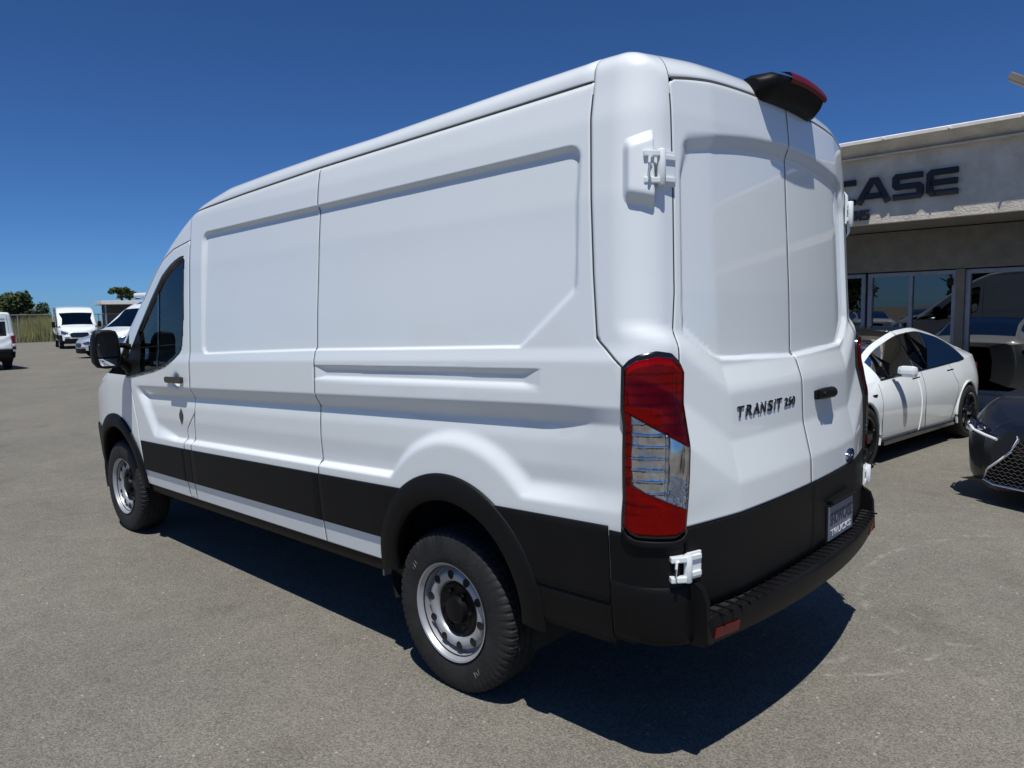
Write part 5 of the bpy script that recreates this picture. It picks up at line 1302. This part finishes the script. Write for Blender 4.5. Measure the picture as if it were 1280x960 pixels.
def tree(x, y, h, r, label, seed, group=None, n=5000):
    g_ = random.Random(seed); t = empty('tree', (x, y, 0)); tag(t, label, 'tree', group)
    m = MB(); m.tube([(0, 0, 0), (.1*r, 0, h*.25), (-.05*r, .1*r, h*.55), (.05, 0, h*.8)], [.09*r+.05, .07*r+.04, .05*r, .02], 8)
    for k_ in range(6):
        a = g_.uniform(0, 6.28); z0_ = h*g_.uniform(.2, .5); m.tube([(0, 0, z0_), (math.cos(a)*r*.4, math.sin(a)*r*.4, z0_+h*.18), (math.cos(a)*r*.75, math.sin(a)*r*.75, z0_+h*.28)], [.05*r, .03*r, .012*r], 6)
    m.build('trunk', M['bark'], t)
    bs = []
    for k_ in range(13):
        a = g_.uniform(0, 6.28); q_ = g_.uniform(.1, .75)*r; bs.append((math.cos(a)*q_, math.sin(a)*q_, h*g_.uniform(.30, .84), r*g_.uniform(.25, .46)))
    leaf_cloud('crown', bs, n, .085*r+.03, M['leaf'], t, seed=seed); return t
def aim(px, rng_):       # ground point in the compass direction of picture column px (used only to place far things)
    a = YAW+math.atan((px-640)/921.5); return -3.04+math.sin(a)*rng_, -1.15+math.cos(a)*rng_
x, y = aim(18, 78); tree(x, y, 4.55, 1.75, 'rounded dark green tree behind the fence at the far left', 3)
x, y = aim(33, 80); tree(x, y, 4.3, 1.5, 'lower olive green tree touching the rounded one', 5, n=3500)
x, y = aim(-8, 92); tree(x, y, 4.4, 1.9, 'dull green tree at the very left edge behind the fence', 6, n=3000)
x, y = aim(52, 79); tree(x, y, 4.0, 1.25, 'narrow dark tree beside the nose-on white van', 8, n=3000)
def far_palm(px, rg, h, label, seed):
    x, y = aim(px, rg); t = empty('palm_tree', (x, y, 0)); tag(t, label, 'tree'); m = MB(); m.tube([(0, 0, 0), (.2, 0, h*.5), (0, 0, h)], [.28, .2, .16], 8); m.build('trunk', M['bark'], t)
    leaf_cloud('crown', [(0, 0, h+.1, .5), (.6, .2, h+.2, .4), (-.6, -.1, h+.15, .4), (.2, .5, h, .4), (-1.0, 0, h-.05, .25), (1.0, 0, h-.1, .25)], 1800, .22, M['leaf'], t, flat=.6, seed=seed)
far_palm(157, 95, 4.75, 'distant tree with a flat spreading crown above the vans', 4); far_palm(167, 99, 4.35, 'smaller distant tree leaning right of the spreading one', 9)
# trees mirrored in the shop glass and paintwork, across the lot
for i, (x, y, h, r_) in enumerate([(-46, 38, 6, 3), (-52, 30, 5, 3), (-40, 46, 5.5, 2.6), (-55, 20, 6.5, 3.2), (-58, 8, 5, 3)]):
    tree(x, y, h, r_, ['tallest but one, roundest', 'second, lower', 'third, smallest and slimmest', 'fourth, tallest', 'last, lone low'][i]+' bushy tree across the lot, mirrored in the glass', 20+i, 'trees across the lot', 1800)
# tall weeds behind the fence
g_ = np.random.RandomState(3); n = 26000; xx = g_.uniform(-8, 36, n); yy = 63.4+(xx-11)*.30+g_.uniform(0, 9, n)**1.0; hh = (.9+.7*np.clip(np.sin(xx*.9)+np.sin(xx*.37+2)+.6, -.4, 1.6))*g_.uniform(.55, 1.15, n)
wd = g_.uniform(.02, .06, n); lx = g_.normal(0, .22, n); an = g_.uniform(0, 3.14, n); V = np.stack([np.stack([xx-np.cos(an)*wd, yy-np.sin(an)*wd, 0*xx+.01], -1), np.stack([xx+np.cos(an)*wd, yy+np.sin(an)*wd, 0*xx+.01], -1), np.stack([xx+lx, yy, hh], -1)], 1).reshape(-1, 3)
me = mesh_from('tall_weeds', V, np.arange(n*3).reshape(n, 3)); o = link('tall_weeds', me, M['weed'], None, 'stuff'); tag(o, 'tall yellow green weeds growing behind the fence', 'weeds')
# low canopy building beyond the vans
cb = empty('canopy_building', (22.5, 66, 0), R_(-12)); tag(cb, 'low dark building with a pale flat roof far behind the vans', 'building')
m = MB(); m.box((5, 0, 3.02), (17, 5, .30), bev=.02); m.build('flat_roof', M['flashing'], cb)
m = MB(); m.box((5, 1.5, 1.45), (16, 1.5, 2.86)); m.build('wall', pbr('shed_wall', (.10, .10, .11), .8), cb)
for i in range(7):
    m = MB(); m.tube([(-3.2+i*2.7, -2.2, 0), (-3.2+i*2.7, -2.2, 2.87)], .07, 8); m.build('post', M['galv'], cb)
